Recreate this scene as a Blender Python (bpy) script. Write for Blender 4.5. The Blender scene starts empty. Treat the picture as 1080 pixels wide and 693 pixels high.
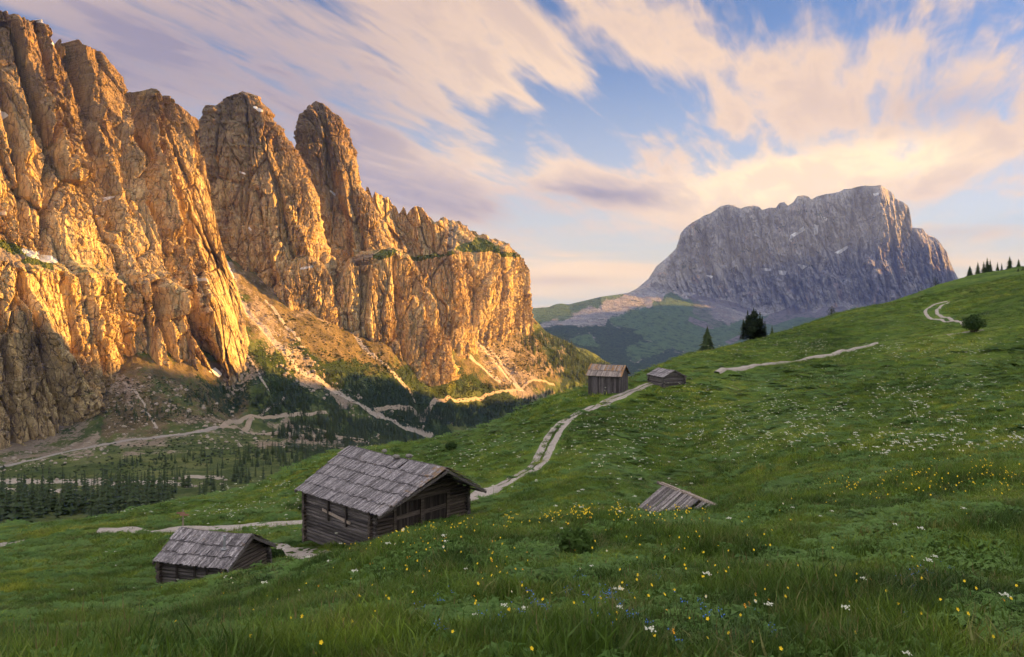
import bpy, math, random
import numpy as np
random.seed(7)
rng = np.random.default_rng(7)
SC = bpy.context.scene
COL = SC.collection
# ------------------------------------------------------------------ survey frame
# metres; the camera stands at the origin 1.7 m above the meadow and looks along +Y
UC, VH, FO = 540.0, 290.0, 935.0
def P(u, v, d):
    return ((u-UC)/FO*d, d, (VH-v)/FO*d)
SUNAZ = 75.
SUN_AZ, SUN_EL = math.radians(SUNAZ), math.radians(10.5)     # azimuth measured from +Y towards +X
SUND = np.array([math.sin(SUN_AZ)*math.cos(SUN_EL), math.cos(SUN_AZ)*math.cos(SUN_EL), math.sin(SUN_EL)])

# ------------------------------------------------------------------ noise
_pr = np.random.RandomState(11).permutation(256)
PERM = np.concatenate([_pr, _pr, _pr]).astype(np.int32)
_g = np.random.RandomState(5).normal(size=(256, 3)); _g /= np.linalg.norm(_g, axis=1)[:, None]
GRAD = _g.astype(np.float32)
def noise(x, y, z):
    x, y, z = np.broadcast_arrays(np.asarray(x), np.asarray(y), np.asarray(z))
    shp = x.shape; out = np.empty(x.size, np.float32); x = x.ravel(); y = y.ravel(); z = z.ravel()
    for s in range(0, out.size, 65536):
        out[s:s+65536] = _noise(x[s:s+65536], y[s:s+65536], z[s:s+65536])
    return out.reshape(shp)
GX, GY, GZ = GRAD[:, 0].copy(), GRAD[:, 1].copy(), GRAD[:, 2].copy()
def _noise(x, y, z):
    fx = np.floor(x); fy = np.floor(y); fz = np.floor(z)
    xf = (x-fx).astype(np.float32); yf = (y-fy).astype(np.float32); zf = (z-fz).astype(np.float32)
    xi = fx.astype(np.int32) & 255; yi = fy.astype(np.int32) & 255; zi = fz.astype(np.int32) & 255
    u = xf*xf*xf*(xf*(xf*6-15)+10); v = yf*yf*yf*(yf*(yf*6-15)+10); w = zf*zf*zf*(zf*(zf*6-15)+10)
    A = PERM[xi]; B = PERM[xi+1]
    AA = PERM[A+yi]; AB = PERM[A+yi+1]; BA = PERM[B+yi]; BB = PERM[B+yi+1]
    def g(h, a, b, c):
        return GX[h]*(xf-a)+GY[h]*(yf-b)+GZ[h]*(zf-c)
    def lay(c):
        zz = zi+c
        p = g(PERM[AA+zz], 0, 0, c); p += u*(g(PERM[BA+zz], 1, 0, c)-p)
        q = g(PERM[AB+zz], 0, 1, c); q += u*(g(PERM[BB+zz], 1, 1, c)-q)
        return p+v*(q-p)
    a = lay(0); b = lay(1)
    return (a+w*(b-a))*1.6
def fbm(x, y, z, o=4, gain=.5):
    s = 0; a = 1
    for i in range(o):
        s = s+a*noise(x*2**i+17*i, y*2**i-9*i, z*2**i+5*i); a *= gain
    return s
def ridged(x, y, z, o=3, gain=.5):
    s = 0; a = 1
    for i in range(o):
        s = s+a*(1-2*np.abs(noise(x*2**i+31*i, y*2**i-3*i, z*2**i+8*i))); a *= gain
    return s
def sstep(a, b, x):
    t = np.clip((x-a)/(b-a), 0, 1); return t*t*(3-2*t)
def polyline_dist(u, v, pts, md=None):
    """distance to a polyline; md limits the work to its surroundings (1e9 elsewhere)"""
    u = np.asarray(u); v = np.asarray(v); shp = u.shape; uf = u.ravel(); vf = v.ravel()
    best = np.full(uf.shape, 1e9, np.float32)
    pa = np.array(pts, float)
    if md is None: md = 60
    k = np.nonzero((uf > pa[:, 0].min()-md) & (uf < pa[:, 0].max()+md) & (vf > pa[:, 1].min()-md) & (vf < pa[:, 1].max()+md))[0]
    if len(k) == 0: return best.reshape(shp)
    us = uf[k].astype(np.float32); vs = vf[k].astype(np.float32); b = np.full(us.shape, 1e9, np.float32)
    for (a, bb), (c, d) in zip(pts[:-1], pts[1:]):
        L = (c-a)**2+(d-bb)**2+1e-9
        t = np.clip(((us-a)*(c-a)+(vs-bb)*(d-bb))/L, 0, 1)
        b = np.minimum(b, (us-a-t*(c-a))**2+(vs-bb-t*(d-bb))**2)
    best[k] = np.sqrt(b)
    return best.reshape(shp)
def in_poly(u, v, pts):
    u = np.asarray(u, float); v = np.asarray(v, float); ins = np.zeros(u.shape, bool)
    n = len(pts)
    for i in range(n):
        x1, y1 = pts[i]; x2, y2 = pts[(i+1) % n]
        if y1 == y2: continue
        c = ((y1 > v) != (y2 > v)) & (u < (x2-x1)*(v-y1)/(y2-y1)+x1)
        ins ^= c
    return ins
def soft_poly(u, v, pts, w, jit=0, seed=0):
    """1 inside, falling to 0 over w px outside, with a ragged edge"""
    u = np.asarray(u); v = np.asarray(v); shp = u.shape; uf = u.ravel(); vf = v.ravel(); pa = np.array(pts, float); md = w+3*jit+2
    out = np.zeros(uf.shape, np.float32)
    k = np.nonzero((uf > pa[:, 0].min()-md) & (uf < pa[:, 0].max()+md) & (vf > pa[:, 1].min()-md) & (vf < pa[:, 1].max()+md))[0]
    if len(k) == 0: return out.reshape(shp)
    us = uf[k].astype(float); vs = vf[k].astype(float)
    if jit:
        us, vs = us+jit*fbm(us/18+seed, vs/18, 3.1, 3), vs+jit*fbm(us/18, vs/18+seed, 9.7, 3)
    out[k] = np.where(in_poly(us, vs, pts), 1.0, np.clip(1-polyline_dist(us, vs, list(pts)+[pts[0]], 1e6)/w, 0, 1))
    return out.reshape(shp)

# ------------------------------------------------------------------ mesh helpers
def tag(o, label=None, cat=None, group=None, kind=None):
    if label: o['label'] = label
    if cat: o['category'] = cat
    if group: o['group'] = group
    if kind: o['kind'] = kind
    return o
def mesh_np(name, verts, faces, mats=(), smooth=True, attrs=None, parent=None, link=True):
    """faces: (n,k) int array or list of lists"""
    me = bpy.data.meshes.new(name)
    verts = np.asarray(verts, np.float32)
    if isinstance(faces, np.ndarray):
        n, k = faces.shape
        me.vertices.add(len(verts)); me.vertices.foreach_set('co', verts.ravel())
        me.loops.add(n*k); me.loops.foreach_set('vertex_index', faces.astype(np.int32).ravel())
        me.polygons.add(n)
        me.polygons.foreach_set('loop_start', np.arange(0, n*k, k, dtype=np.int32))
        me.update(calc_edges=True)
    else:
        me.from_pydata([tuple(map(float, p)) for p in verts], [], [tuple(int(i) for i in f) for f in faces])
    me.polygons.foreach_set('use_smooth', np.full(len(me.polygons), smooth))
    if attrs:
        for an, arr in attrs.items():
            arr = np.asarray(arr, np.float32)
            if arr.ndim == 1:
                at = me.attributes.new(an, 'FLOAT', 'POINT'); at.data.foreach_set('value', arr)
            else:
                at = me.attributes.new(an, 'FLOAT_COLOR', 'POINT')
                c = np.ones((len(arr), 4), np.float32); c[:, :arr.shape[1]] = arr
                at.data.foreach_set('color', c.ravel())
    for m in mats: me.materials.append(m)
    me.update()
    o = bpy.data.objects.new(name, me)
    if link: COL.objects.link(o)
    if parent: o.parent = parent
    return o
def grid_faces(nr, nc, wrap=False):
    c = np.arange(nc if wrap else nc-1); r = np.arange(nr-1)
    R, C = np.meshgrid(r, c, indexing='ij')
    C2 = (C+1) % nc
    return np.stack([R*nc+C, R*nc+C2, (R+1)*nc+C2, (R+1)*nc+C], -1).reshape(-1, 4)
class MB:
    """collects convex pieces for one mesh"""
    def __init__(s): s.v = []; s.f = []; s.m = []
    def hexa(s, p, mi=0):          # 8 points: bottom 4 then top 4
        b = len(s.v); s.v += [tuple(q) for q in p]
        for f in ((3,2,1,0), (4,5,6,7), (0,1,5,4), (1,2,6,5), (2,3,7,6), (3,0,4,7)):
            s.f.append([b+i for i in f]); s.m.append(mi)
    def box(s, c, sz, R=None, mi=0):
        c = np.array(c, float); h = np.array(sz, float)/2
        pts = [np.array(q)*h for q in ((-1,-1,-1), (1,-1,-1), (1,1,-1), (-1,1,-1), (-1,-1,1), (1,-1,1), (1,1,1), (-1,1,1))]
        if R is not None: pts = [R@q for q in pts]
        s.hexa([c+q for q in pts], mi)
    def tube(s, a, b, r0, r1=None, n=8, mi=0, cap=True, jit=0):
        a = np.array(a, float); b = np.array(b, float); r1 = r0 if r1 is None else r1
        d = b-a; d /= np.linalg.norm(d)+1e-9
        t = np.array([0, 0, 1.]) if abs(d[2]) < .9 else np.array([1., 0, 0])
        x = np.cross(d, t); x /= np.linalg.norm(x); y = np.cross(d, x)
        k = len(s.v)
        for c, r in ((a, r0), (b, r1)):
            for i in range(n):
                an = 2*math.pi*i/n; rr = r*(1+jit*(random.random()-.5))
                s.v.append(tuple(c+rr*(math.cos(an)*x+math.sin(an)*y)))
        for i in range(n):
            j = (i+1) % n; s.f.append([k+i, k+n+i, k+n+j, k+j]); s.m.append(mi)
        if cap:
            s.f.append([k+i for i in range(n)]); s.m.append(mi)
            s.f.append([k+n+i for i in reversed(range(n))]); s.m.append(mi)
    def poly(s, pts, mi=0):
        b = len(s.v); s.v += [tuple(q) for q in pts]; s.f.append(list(range(b, b+len(pts)))); s.m.append(mi)
    def build(s, name, mats, parent=None, smooth=False, link=True):
        if not isinstance(mats, (list, tuple)): mats = [mats]
        o = mesh_np(name, s.v, s.f, mats, smooth, parent=parent, link=link)
        if len(mats) > 1: o.data.polygons.foreach_set('material_index', s.m)
        return o
def empty(name, loc, rz=0):
    o = bpy.data.objects.new(name, None); COL.objects.link(o); o.location = loc; o.rotation_euler = (0, 0, rz)
    o.empty_display_size = .5
    return o

# ------------------------------------------------------------------ shader helpers
class NT:
    def __init__(s, nt): s.nt = nt; s.N = nt.nodes; s.L = nt.links
    def n(s, typ, ins=None, **kw):
        nd = s.N.new(typ)
        for k, v in kw.items(): setattr(nd, k, v)
        if ins:
            for k, v in ins.items(): s.set(nd.inputs[k], v)
        return nd
    def set(s, sock, v):
        if isinstance(v, bpy.types.NodeSocket): s.L.new(v, sock)
        elif v is not None:
            if sock.type == 'RGBA' and len(v) == 3: v = (*v, 1)
            sock.default_value = v
    def math(s, op, a, b=None, c=None, clamp=False):
        nd = s.N.new('ShaderNodeMath'); nd.operation = op; nd.use_clamp = clamp
        for i, q in enumerate((a, b, c)):
            if q is not None: s.set(nd.inputs[i], q)
        return nd.outputs[0]
    def vm(s, op, a, b=None, out=0):
        nd = s.N.new('ShaderNodeVectorMath'); nd.operation = op; s.set(nd.inputs[0], a)
        if b is not None: s.set(nd.inputs[1], b)
        return nd.outputs[out]
    def mix(s, f, a, b, blend='MIX'):
        nd = s.N.new('ShaderNodeMix'); nd.data_type = 'RGBA'; nd.blend_type = blend
        s.set(nd.inputs[0], f); s.set(nd.inputs[6], a); s.set(nd.inputs[7], b)
        return nd.outputs[2]
    def noise(s, vec, scale, detail=4, rough=.55, dist=0, col=False):
        nd = s.n('ShaderNodeTexNoise', {'Vector': vec, 'Scale': scale, 'Detail': detail, 'Roughness': rough, 'Distortion': dist})
        return nd.outputs[1 if col else 0]
    def mr(s, x, a, b, c=0., d=1., interp='SMOOTHSTEP'):
        nd = s.n('ShaderNodeMapRange', interpolation_type=interp)
        s.set(nd.inputs[0], x)
        for i, q in enumerate((a, b, c, d)): s.set(nd.inputs[1+i], q)
        return nd.outputs[0]
    def ramp(s, x, stops):
        nd = s.N.new('ShaderNodeValToRGB'); s.set(nd.inputs[0], x); el = nd.color_ramp.elements
        el[0].position, el[0].color = stops[0][0], (*stops[0][1], 1)
        el[1].position, el[1].color = stops[-1][0], (*stops[-1][1], 1)
        for p, c in stops[1:-1]:
            e = el.new(p); e.color = (*c, 1)
        return nd.outputs[0]
    def scale(s, vec, sx, sy, sz): return s.vm('MULTIPLY', vec, (sx, sy, sz))
def new_mat(name, rough=.9, spec=.2):
    m = bpy.data.materials.new(name); m.use_nodes = True
    t = NT(m.node_tree); b = m.node_tree.nodes['Principled BSDF']
    b.inputs['Roughness'].default_value = rough
    b.inputs['Specular IOR Level'].default_value = spec
    t.b = b; t.pos = t.n('ShaderNodeNewGeometry').outputs['Position']
    t.gn = t.N[-1].outputs['Normal'] if False else None
    return m, t
def attr(t, name, out='Fac'):
    return t.n('ShaderNodeAttribute', attribute_name=name).outputs[out]
SKYTINT=(.68,.82,1.1); SKY_STR=.06; SUN_STR=5.0; SUN_COL=(1.0,.475,.08); EXPO=2.5; HAZE=2.8e-5; HAZE_COL=(.24,.38,1.0); SKYK=.42; SKYFILL=(5.0,4.75,4.65); GDENS=1.1
# ================================================================== MEADOW (heightfield on a polar grid)
def tps_fit(X, y, lam=1e-4):
    n = len(X); d = np.linalg.norm(X[:, None]-X[None], axis=2)
    K = np.where(d > 0, d*d*np.log(d+1e-12), 0)+lam*np.eye(n)
    Pm = np.c_[np.ones(n), X]; A = np.block([[K, Pm], [Pm.T, np.zeros((3, 3))]])
    return np.linalg.solve(A, np.r_[y, np.zeros(3)])
def tps_eval(X, w, Q):
    out = np.empty(len(Q))
    for s in range(0, len(Q), 20000):
        q = Q[s:s+20000]; d2 = ((q[:, None]-X[None])**2).sum(2)
        out[s:s+20000] = (.5*d2*np.log(d2+1e-12))@w[:len(X)]+w[len(X)]+q@w[len(X)+1:]
    return out
MC = []
def mc(u, *dv):
    for d, v in dv: MC.append((u, v, d))
mc(-500, (6,720), (15,690), (30,660), (60,620), (110,590), (200,590))
mc(-150, (3,840), (6,712), (12,690), (25,662), (42,630), (65,600), (95,568), (135,566), (220,600))
mc(0, (3,835), (4.6,738), (7,702), (12,682), (20,664), (32,641), (45,618), (62,592), (80,574), (98,562), (115,554), (135,556), (180,580), (300,620))
mc(100, (4.6,735), (7,696), (12,678), (20,661), (32,640), (45,617), (60,590), (75,569), (84,559), (100,553), (118,549), (140,553), (190,575), (300,610))
mc(200, (3,830), (4.6,733), (7,690), (12,670), (20,652), (28,637), (36,623), (42,615), (50,602), (62,582), (76,561), (84,554), (98,543), (115,534), (135,529), (160,535), (220,570))
mc(285, (4.6,730), (7,680), (12,655), (18,634), (25,612), (30,598), (36,601), (43,603), (50,590), (58,574), (70,560), (80,548), (95,536), (115,522), (140,510), (165,513), (230,550))
mc(345, (7,672), (12,637), (17,612), (22,590), (27,596), (35,602), (42,598), (50,582), (58,567), (75,546), (95,524), (120,502), (150,484), (175,489), (250,530))
mc(400, (3,828), (4.6,728), (7,664), (12,614), (16,586), (19,576), (24,586), (34,588), (45,577), (50,570), (58,556), (72,534), (90,514), (120,494), (160,475), (185,478), (260,520))
mc(510, (4.6,726), (7,660), (12,598), (16,569), (19,557), (25,566), (36,562), (46,552), (55,541), (65,524), (75,512), (95,489), (120,470), (165,451), (190,454), (260,500))
mc(600, (3,828), (7,657), (12,594), (16,562), (19,550), (25,556), (36,552), (50,529), (65,510), (80,487), (98,459), (115,440), (130,424), (150,417), (165,419), (200,432), (260,470))
mc(650, (12,592), (16,558), (20,546), (28,553), (45,536), (65,503), (90,466), (115,438), (130,416), (145,408), (165,411), (220,430))
mc(700, (4.6,724), (7,655), (12,588), (17,554), (21,546), (28,556), (38,560), (50,549), (60,531), (75,506), (95,470), (115,439), (135,411), (160,396), (190,387), (215,386), (280,410))
mc(800, (7,652), (12,583), (17,547), (22,531), (28,541), (38,534), (50,516), (68,490), (90,460), (115,430), (145,402), (180,380), (215,366), (250,359), (290,362), (360,385))
mc(900, (3,826), (4.6,722), (7,648), (12,574), (17,531), (22,511), (28,508), (36,506), (50,490), (68,466), (90,440), (120,412), (155,385), (190,368), (230,348), (275,331), (315,330), (380,345))
mc(1000, (7,645), (12,567), (17,518), (22,500), (28,496), (36,489), (50,471), (68,450), (90,427), (120,399), (155,371), (190,350), (230,335), (280,312), (320,300), (355,299), (430,315))
mc(1080, (3,822), (4.6,718), (7,641), (12,561), (17,509), (22,489), (28,488), (36,478), (50,458), (68,437), (90,412), (120,385), (155,352), (190,330), (230,310), (280,292), (320,284), (360,283), (450,300))
mc(1400, (3,815), (7,625), (12,535), (22,465), (36,440), (60,405), (100,350), (160,290), (230,250), (320,225), (450,240))
mc(2000, (3,790), (7,590), (15,480), (30,400), (60,330), (100,260), (160,200), (250,170))
mc(3400, (3,700), (7,480), (15,350), (30,220), (60,120), (110,60))
MCa = np.array(MC)
AZ = np.arctan((MCa[:, 0]-UC)/FO); RH = MCa[:, 2]/np.cos(AZ); EL = (VH-MCa[:, 1])/FO*np.cos(AZ)
ext = []
for azd in (-100, -70, -50):
    for r, e in ((3, -.6), (8, -.40), (20, -.33), (60, -.30), (150, -.3), (400, -.35)): ext.append((math.radians(azd), r, e))
for azd in (85, 110):
    for r, e in ((3, -.45), (8, -.1), (20, .05), (60, .16), (150, .2), (400, .22)): ext.append((math.radians(azd), r, e))
ext = np.array(ext)
AZ = np.r_[AZ, ext[:, 0]]; RH = np.r_[RH, ext[:, 1]]; EL = np.r_[EL, ext[:, 2]]
SCA = 4.0
CX = np.c_[AZ*SCA, np.log(RH)]; CW = tps_fit(CX, EL, 3e-4)

def meadow_detail(x, y):
    """undulations, hummocks and small mounds in metres"""
    r = np.hypot(x, y)
    far = sstep(40, 160, r); mid = sstep(8, 40, r)
    h = far*0.80*fbm(x/42, y/30, 2.2, 4, .55)
    h += far*0.50*(ridged(x/26+3, y/15, 5.5, 2)-.4)
    h += mid*0.26*fbm(x/7.5, y/6, 4.1, 3)+mid*far*.10*fbm(x/2.6, y/2.2, 6.1, 2)+mid*.10*np.clip(fbm(x/3.1, y/2.8, 9.1, 2), 0, 1)
    h += 0.06*sstep(2, 7, r)*fbm(x/1.6, y/1.6, 8.8, 3)
    return h
AZS = np.concatenate([np.linspace(-105, -34, 110)[:-1], np.linspace(-34, 34, 1000)[:-1], np.linspace(34, 112, 130)])
RS = np.exp(np.linspace(math.log(.35), math.log(520), 900))
AZr = np.radians(AZS)
def build_meadow_grid():
    # the smooth field on a coarse lattice, then bicubic-free linear upsampling
    ca = np.radians(np.linspace(-105, 112, 420)); cr = np.linspace(math.log(2.6), math.log(520), 300)
    A, R = np.meshgrid(ca, cr, indexing='ij')
    E = tps_eval(CX, CW, np.c_[A.ravel()*SCA, R.ravel()]).reshape(A.shape)
    A2, R2 = np.meshgrid(AZr, np.log(RS), indexing='ij')
    fa = np.clip((A2-ca[0])/(ca[1]-ca[0]), 0, len(ca)-1.001); fr = np.clip((R2-cr[0])/(cr[1]-cr[0]), 0, len(cr)-1.001)
    i = fa.astype(int); j = fr.astype(int); a = fa-i; b = fr-j
    e = E[i, j]*(1-a)*(1-b)+E[i+1, j]*a*(1-b)+E[i, j+1]*(1-a)*b+E[i+1, j+1]*a*b
    Rm = np.exp(R2); z = e*Rm
    t = sstep(2.0, 3.6, Rm); z = z*t+(-1.7)*(1-t)
    X = Rm*np.sin(A2); Y = Rm*np.cos(A2)
    z = z+meadow_detail(X, Y)
    return X, Y, z
MX, MY, MZ = build_meadow_grid()
LR0, LRD = math.log(RS[0]), math.log(RS[1])-math.log(RS[0])
def meadow_z(x, y):
    x = np.asarray(x, float); y = np.asarray(y, float)
    a = np.arctan2(x, y); i = np.clip(np.searchsorted(AZr, a)-1, 0, len(AZr)-2)
    ta = np.clip((a-AZr[i])/(AZr[i+1]-AZr[i]), 0, 1)
    f = np.clip((np.log(np.maximum(np.hypot(x, y), .36))-LR0)/LRD, 0, len(RS)-1.001); j = f.astype(int); tb = f-j
    return MZ[i, j]*(1-ta)*(1-tb)+MZ[i+1, j]*ta*(1-tb)+MZ[i, j+1]*(1-ta)*tb+MZ[i+1, j+1]*ta*tb

# ================================================================== VALLEY + SCREE SLOPES
VC_ = [  # u, v, d
 (-500,560,300),(-500,520,600),(-500,480,900),(-500,420,1300),
 (-150,640,180),(0,640,180),(150,640,180),(300,640,180),(450,640,190),(600,640,200),
 (-150,545,340),(0,549,345),(100,549,345),(200,545,360),(300,545,370),(400,540,390),(520,540,420),
 (0,520,450),(100,520,450),(200,520,450),(300,516,480),(400,512,520),
 (0,507,540),(100,508,540),(200,508,540),(300,500,590),
 (-100,490,640),(0,494,640),(50,482,680),(100,470,730),(160,463,800),(240,452,900),(300,470,760),
 (0,480,760),(60,474,800),(100,450,850),(120,420,900),(130,395,940),(170,400,950),
 (350,470,860),(400,470,1000),(450,475,1100),
 (300,440,1080),(250,425,1060),(180,435,900),(215,400,1020),(262,385,1100),(285,350,1240),(262,320,1300),(240,285,1370),(215,240,1450),(222,262,1410),
 (300,312,1420),(330,345,1330),(350,330,1500),(352,312,1560),(350,372,1300),(355,300,1600),
 (400,357,1580),(420,385,1430),(452,380,1620),(350,410,1230),(400,436,1300),(450,425,1480),(450,456,1450),(500,470,1500),
 (478,360,1730),(500,360,1850),(540,358,2000),(558,346,2130),(563,338,2200),(575,350,2260),(600,362,2320),(625,375,2380),(645,388,2400),
 (520,400,1780),(560,410,1850),(500,430,1650),(600,400,2050),(560,450,1750),(620,430,2000),(680,420,2200),
 (575,420,2700),(600,440,3000),(640,450,3000),(700,430,3000),(563,400,2700),(500,300,2700),(400,250,2500),(250,180,2200),(100,150,2000),(0,200,1700)]
va = np.array(VC_, float)
vAZ = np.arctan((va[:, 0]-UC)/FO); vRH = va[:, 2]/np.cos(vAZ); vZ = (VH-va[:, 1])/FO*va[:, 2]
VCX = np.c_[vAZ*3.0, np.log(vRH)*1.6]; VCW = tps_fit(VCX, vZ/vRH, 1e-4)
VAr = np.radians(np.linspace(-44, 12, 820)); VR = np.exp(np.linspace(math.log(240), math.log(3100), 1150))
def build_valley_grid():
    ca = np.radians(np.linspace(-44, 12, 220)); cr = np.linspace(math.log(170), math.log(3100), 260)
    A, R = np.meshgrid(ca, cr, indexing='ij')
    E = tps_eval(VCX, VCW, np.c_[A.ravel()*3.0, R.ravel()*1.6]).reshape(A.shape)
    A2, R2 = np.meshgrid(VAr, np.log(VR), indexing='ij')
    fa = np.clip((A2-ca[0])/(ca[1]-ca[0]), 0, len(ca)-1.001); fr = np.clip((R2-cr[0])/(cr[1]-cr[0]), 0, len(cr)-1.001)
    i = fa.astype(int); j = fr.astype(int); a = fa-i; b = fr-j
    e = E[i, j]*(1-a)*(1-b)+E[i+1, j]*a*(1-b)+E[i, j+1]*(1-a)*b+E[i+1, j+1]*a*b
    Rm = np.exp(R2); z = e*Rm
    X = Rm*np.sin(A2); Y = Rm*np.cos(A2)
    U = UC+FO*X/Y; V = VH-FO*z/Y
    # gullied, rubbly scree above the valley floor
    st = sstep(470, 430, V)
    g = ridged(X/60+Y/160, Y/120-X/300, 1.3, 3)
    z = z+st*(4.0*(g-.5)+3.0*fbm(X/35, Y/35, 4, 4))+ .9*fbm(X/25, Y/25, 7, 4)+st*1.0*fbm(X/7, Y/7, 7, 3)
    for pts, w, dp in GULLY_V:
        z = z-dp*np.clip(1-polyline_dist(U, V, pts)/w, 0, 1)**1.3
    return X, Y, z, U, V
GULLY_V = [([(240,288),(262,328),(300,372),(345,405),(400,436),(452,458)], 7, 6),
           ([(356,325),(378,360),(400,382),(430,412),(440,424)], 5, 4),
           ([(352,300),(357,322)], 8, 4), ([(475,362),(500,380),(528,402)], 5, 5), ([(495,350),(520,375),(550,408)], 7, 6),
           ([(442,374),(475,392),(505,410)], 5, 4), ([(262,388),(290,415),(310,440)], 5, 4)]
VX, VY, VZ, VU, VV = build_valley_grid()
VL0, VLD = math.log(VR[0]), math.log(VR[1])-math.log(VR[0])
def valley_z(x, y):
    x = np.asarray(x, float); y = np.asarray(y, float)
    a = np.arctan2(x, y); fi = np.clip((a-VAr[0])/(VAr[1]-VAr[0]), 0, len(VAr)-1.001); i = fi.astype(int); ta = fi-i
    f = np.clip((np.log(np.maximum(np.hypot(x, y), 1))-VL0)/VLD, 0, len(VR)-1.001); j = f.astype(int); tb = f-j
    return VZ[i, j]*(1-ta)*(1-tb)+VZ[i+1, j]*ta*(1-tb)+VZ[i, j+1]*(1-ta)*tb+VZ[i+1, j+1]*ta*tb
def cast(u, v, fz, d0, d1, n=1500):
    """first point where the sight line through (u, v) meets the ground fz; None if it never does"""
    d = np.exp(np.linspace(math.log(d0), math.log(d1), n))
    x = (u-UC)/FO*d; zr = (VH-v)/FO*d
    g = fz(x, d)-zr
    k = np.argmax(g > 0)
    if g[k] <= 0: return None
    if k == 0: return (x[0], d[0], float(fz(x[0], d[0])))
    t = g[k-1]/(g[k-1]-g[k]); dd = d[k-1]+t*(d[k]-d[k-1]); xx = (u-UC)/FO*dd
    return (xx, dd, float(fz(xx, dd)))
def cast_m(u, v, d0=3, d1=480): return cast(u, v, meadow_z, d0, d1)
def cast_v(u, v, d0=250, d1=2700): return cast(u, v, valley_z, d0, d1)
# ================================================================== ROCK WALLS
def interp_key(pts, us):
    p = np.array(pts, float); return np.interp(us, p[:, 0], p[:, 1]), np.interp(us, p[:, 0], p[:, 2])
_cr = np.random.RandomState(77).uniform(-1, 1, (4, 65536)).astype(np.float32)
def facets(a, b, seed=0):
    """angular blocks: every cell of a 2-D Voronoi pattern is a tilted plane"""
    a = np.asarray(a, np.float64); b = np.asarray(b, np.float64)
    ia = np.floor(a).astype(np.int64); ib = np.floor(b).astype(np.int64)
    best = np.full(a.shape, 1e9); val = np.zeros(a.shape); sec = np.full(a.shape, 1e9)
    for i in (-1, 0, 1):
        for j in (-1, 0, 1):
            h = (((ia+i)*73856093) ^ ((ib+j)*19349663) ^ (int(seed*7)*83492791)) & 65535
            px = ia+i+.5+.42*_cr[0][h]; py = ib+j+.5+.42*_cr[1][h]
            da = a-px; db = b-py; d = da*da+db*db
            v = .32*_cr[2][h]+da*_cr[3][h]*1.15+db*(.35*_cr[2][(h*7) & 65535])
            m = d < best
            sec = np.where(m, best, np.minimum(sec, d)); best = np.where(m, d, best); val = np.where(m, v, val)
    edge = np.sqrt(sec)-np.sqrt(best)
    return val, edge
def rock_noise(x, y, z, s=1.0, seed=0., shear=0.0, strata=1.0, pil=1.0):
    """outward displacement in metres for cliffs of a roughly 300 m wall; s scales everything"""
    x = x/s; y = y/s; z = z/s
    wx = 9*fbm(x/120+seed, y/120, z/220, 2); wz = 6*fbm(x/80, y/80+seed, z/90, 2)
    a = (x+y)*.74+shear*z+wx; b = (x-y)*.7
    zz = z+wz
    h = 10*(ridged(a/120+seed, b/300, z/620, 2, .45)-.75)*pil
    f, e = facets(a/66+seed, zz/190-a/260, seed+1); h += 24*f-6*np.clip(1-e*13, 0, 1)
    f, e = facets(a/27+seed*3, zz/80-a/90, seed+2); h += 11*f-4.0*np.clip(1-e*10, 0, 1)
    mk = .5+.85*sstep(-.25, .35, noise(a/75+seed, b/90, zz/85))      # smooth slabs and broken ground
    f, e = facets(a/11.5-zz/60, zz/33, seed+4); h += (5.5*f-2.2*np.clip(1-e*8, 0, 1))*mk
    f, e = facets(a/5.2, zz/11+a/25, seed+3); h += (2.9*f-1.3*np.clip(1-e*5, 0, 1))*mk
    h += -3.5*np.clip(1-np.abs(noise(a/19, b/90, zz/130+seed))*10, 0, 1)
    t = zz/19+.35*noise(a/60, b/60, z/90)
    h += strata*3.2*((t % 1)**2-.4)*(.35+1.5*np.clip(noise(a/70, b/80, z/35)+.2, 0, 1))
    h += (1.7*fbm(a/9, b/9, z/13+seed, 5, .68)+1.0*(ridged(a/5.5, b/7, z/12, 3, .65)-.8))*mk
    return h*s
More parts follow.
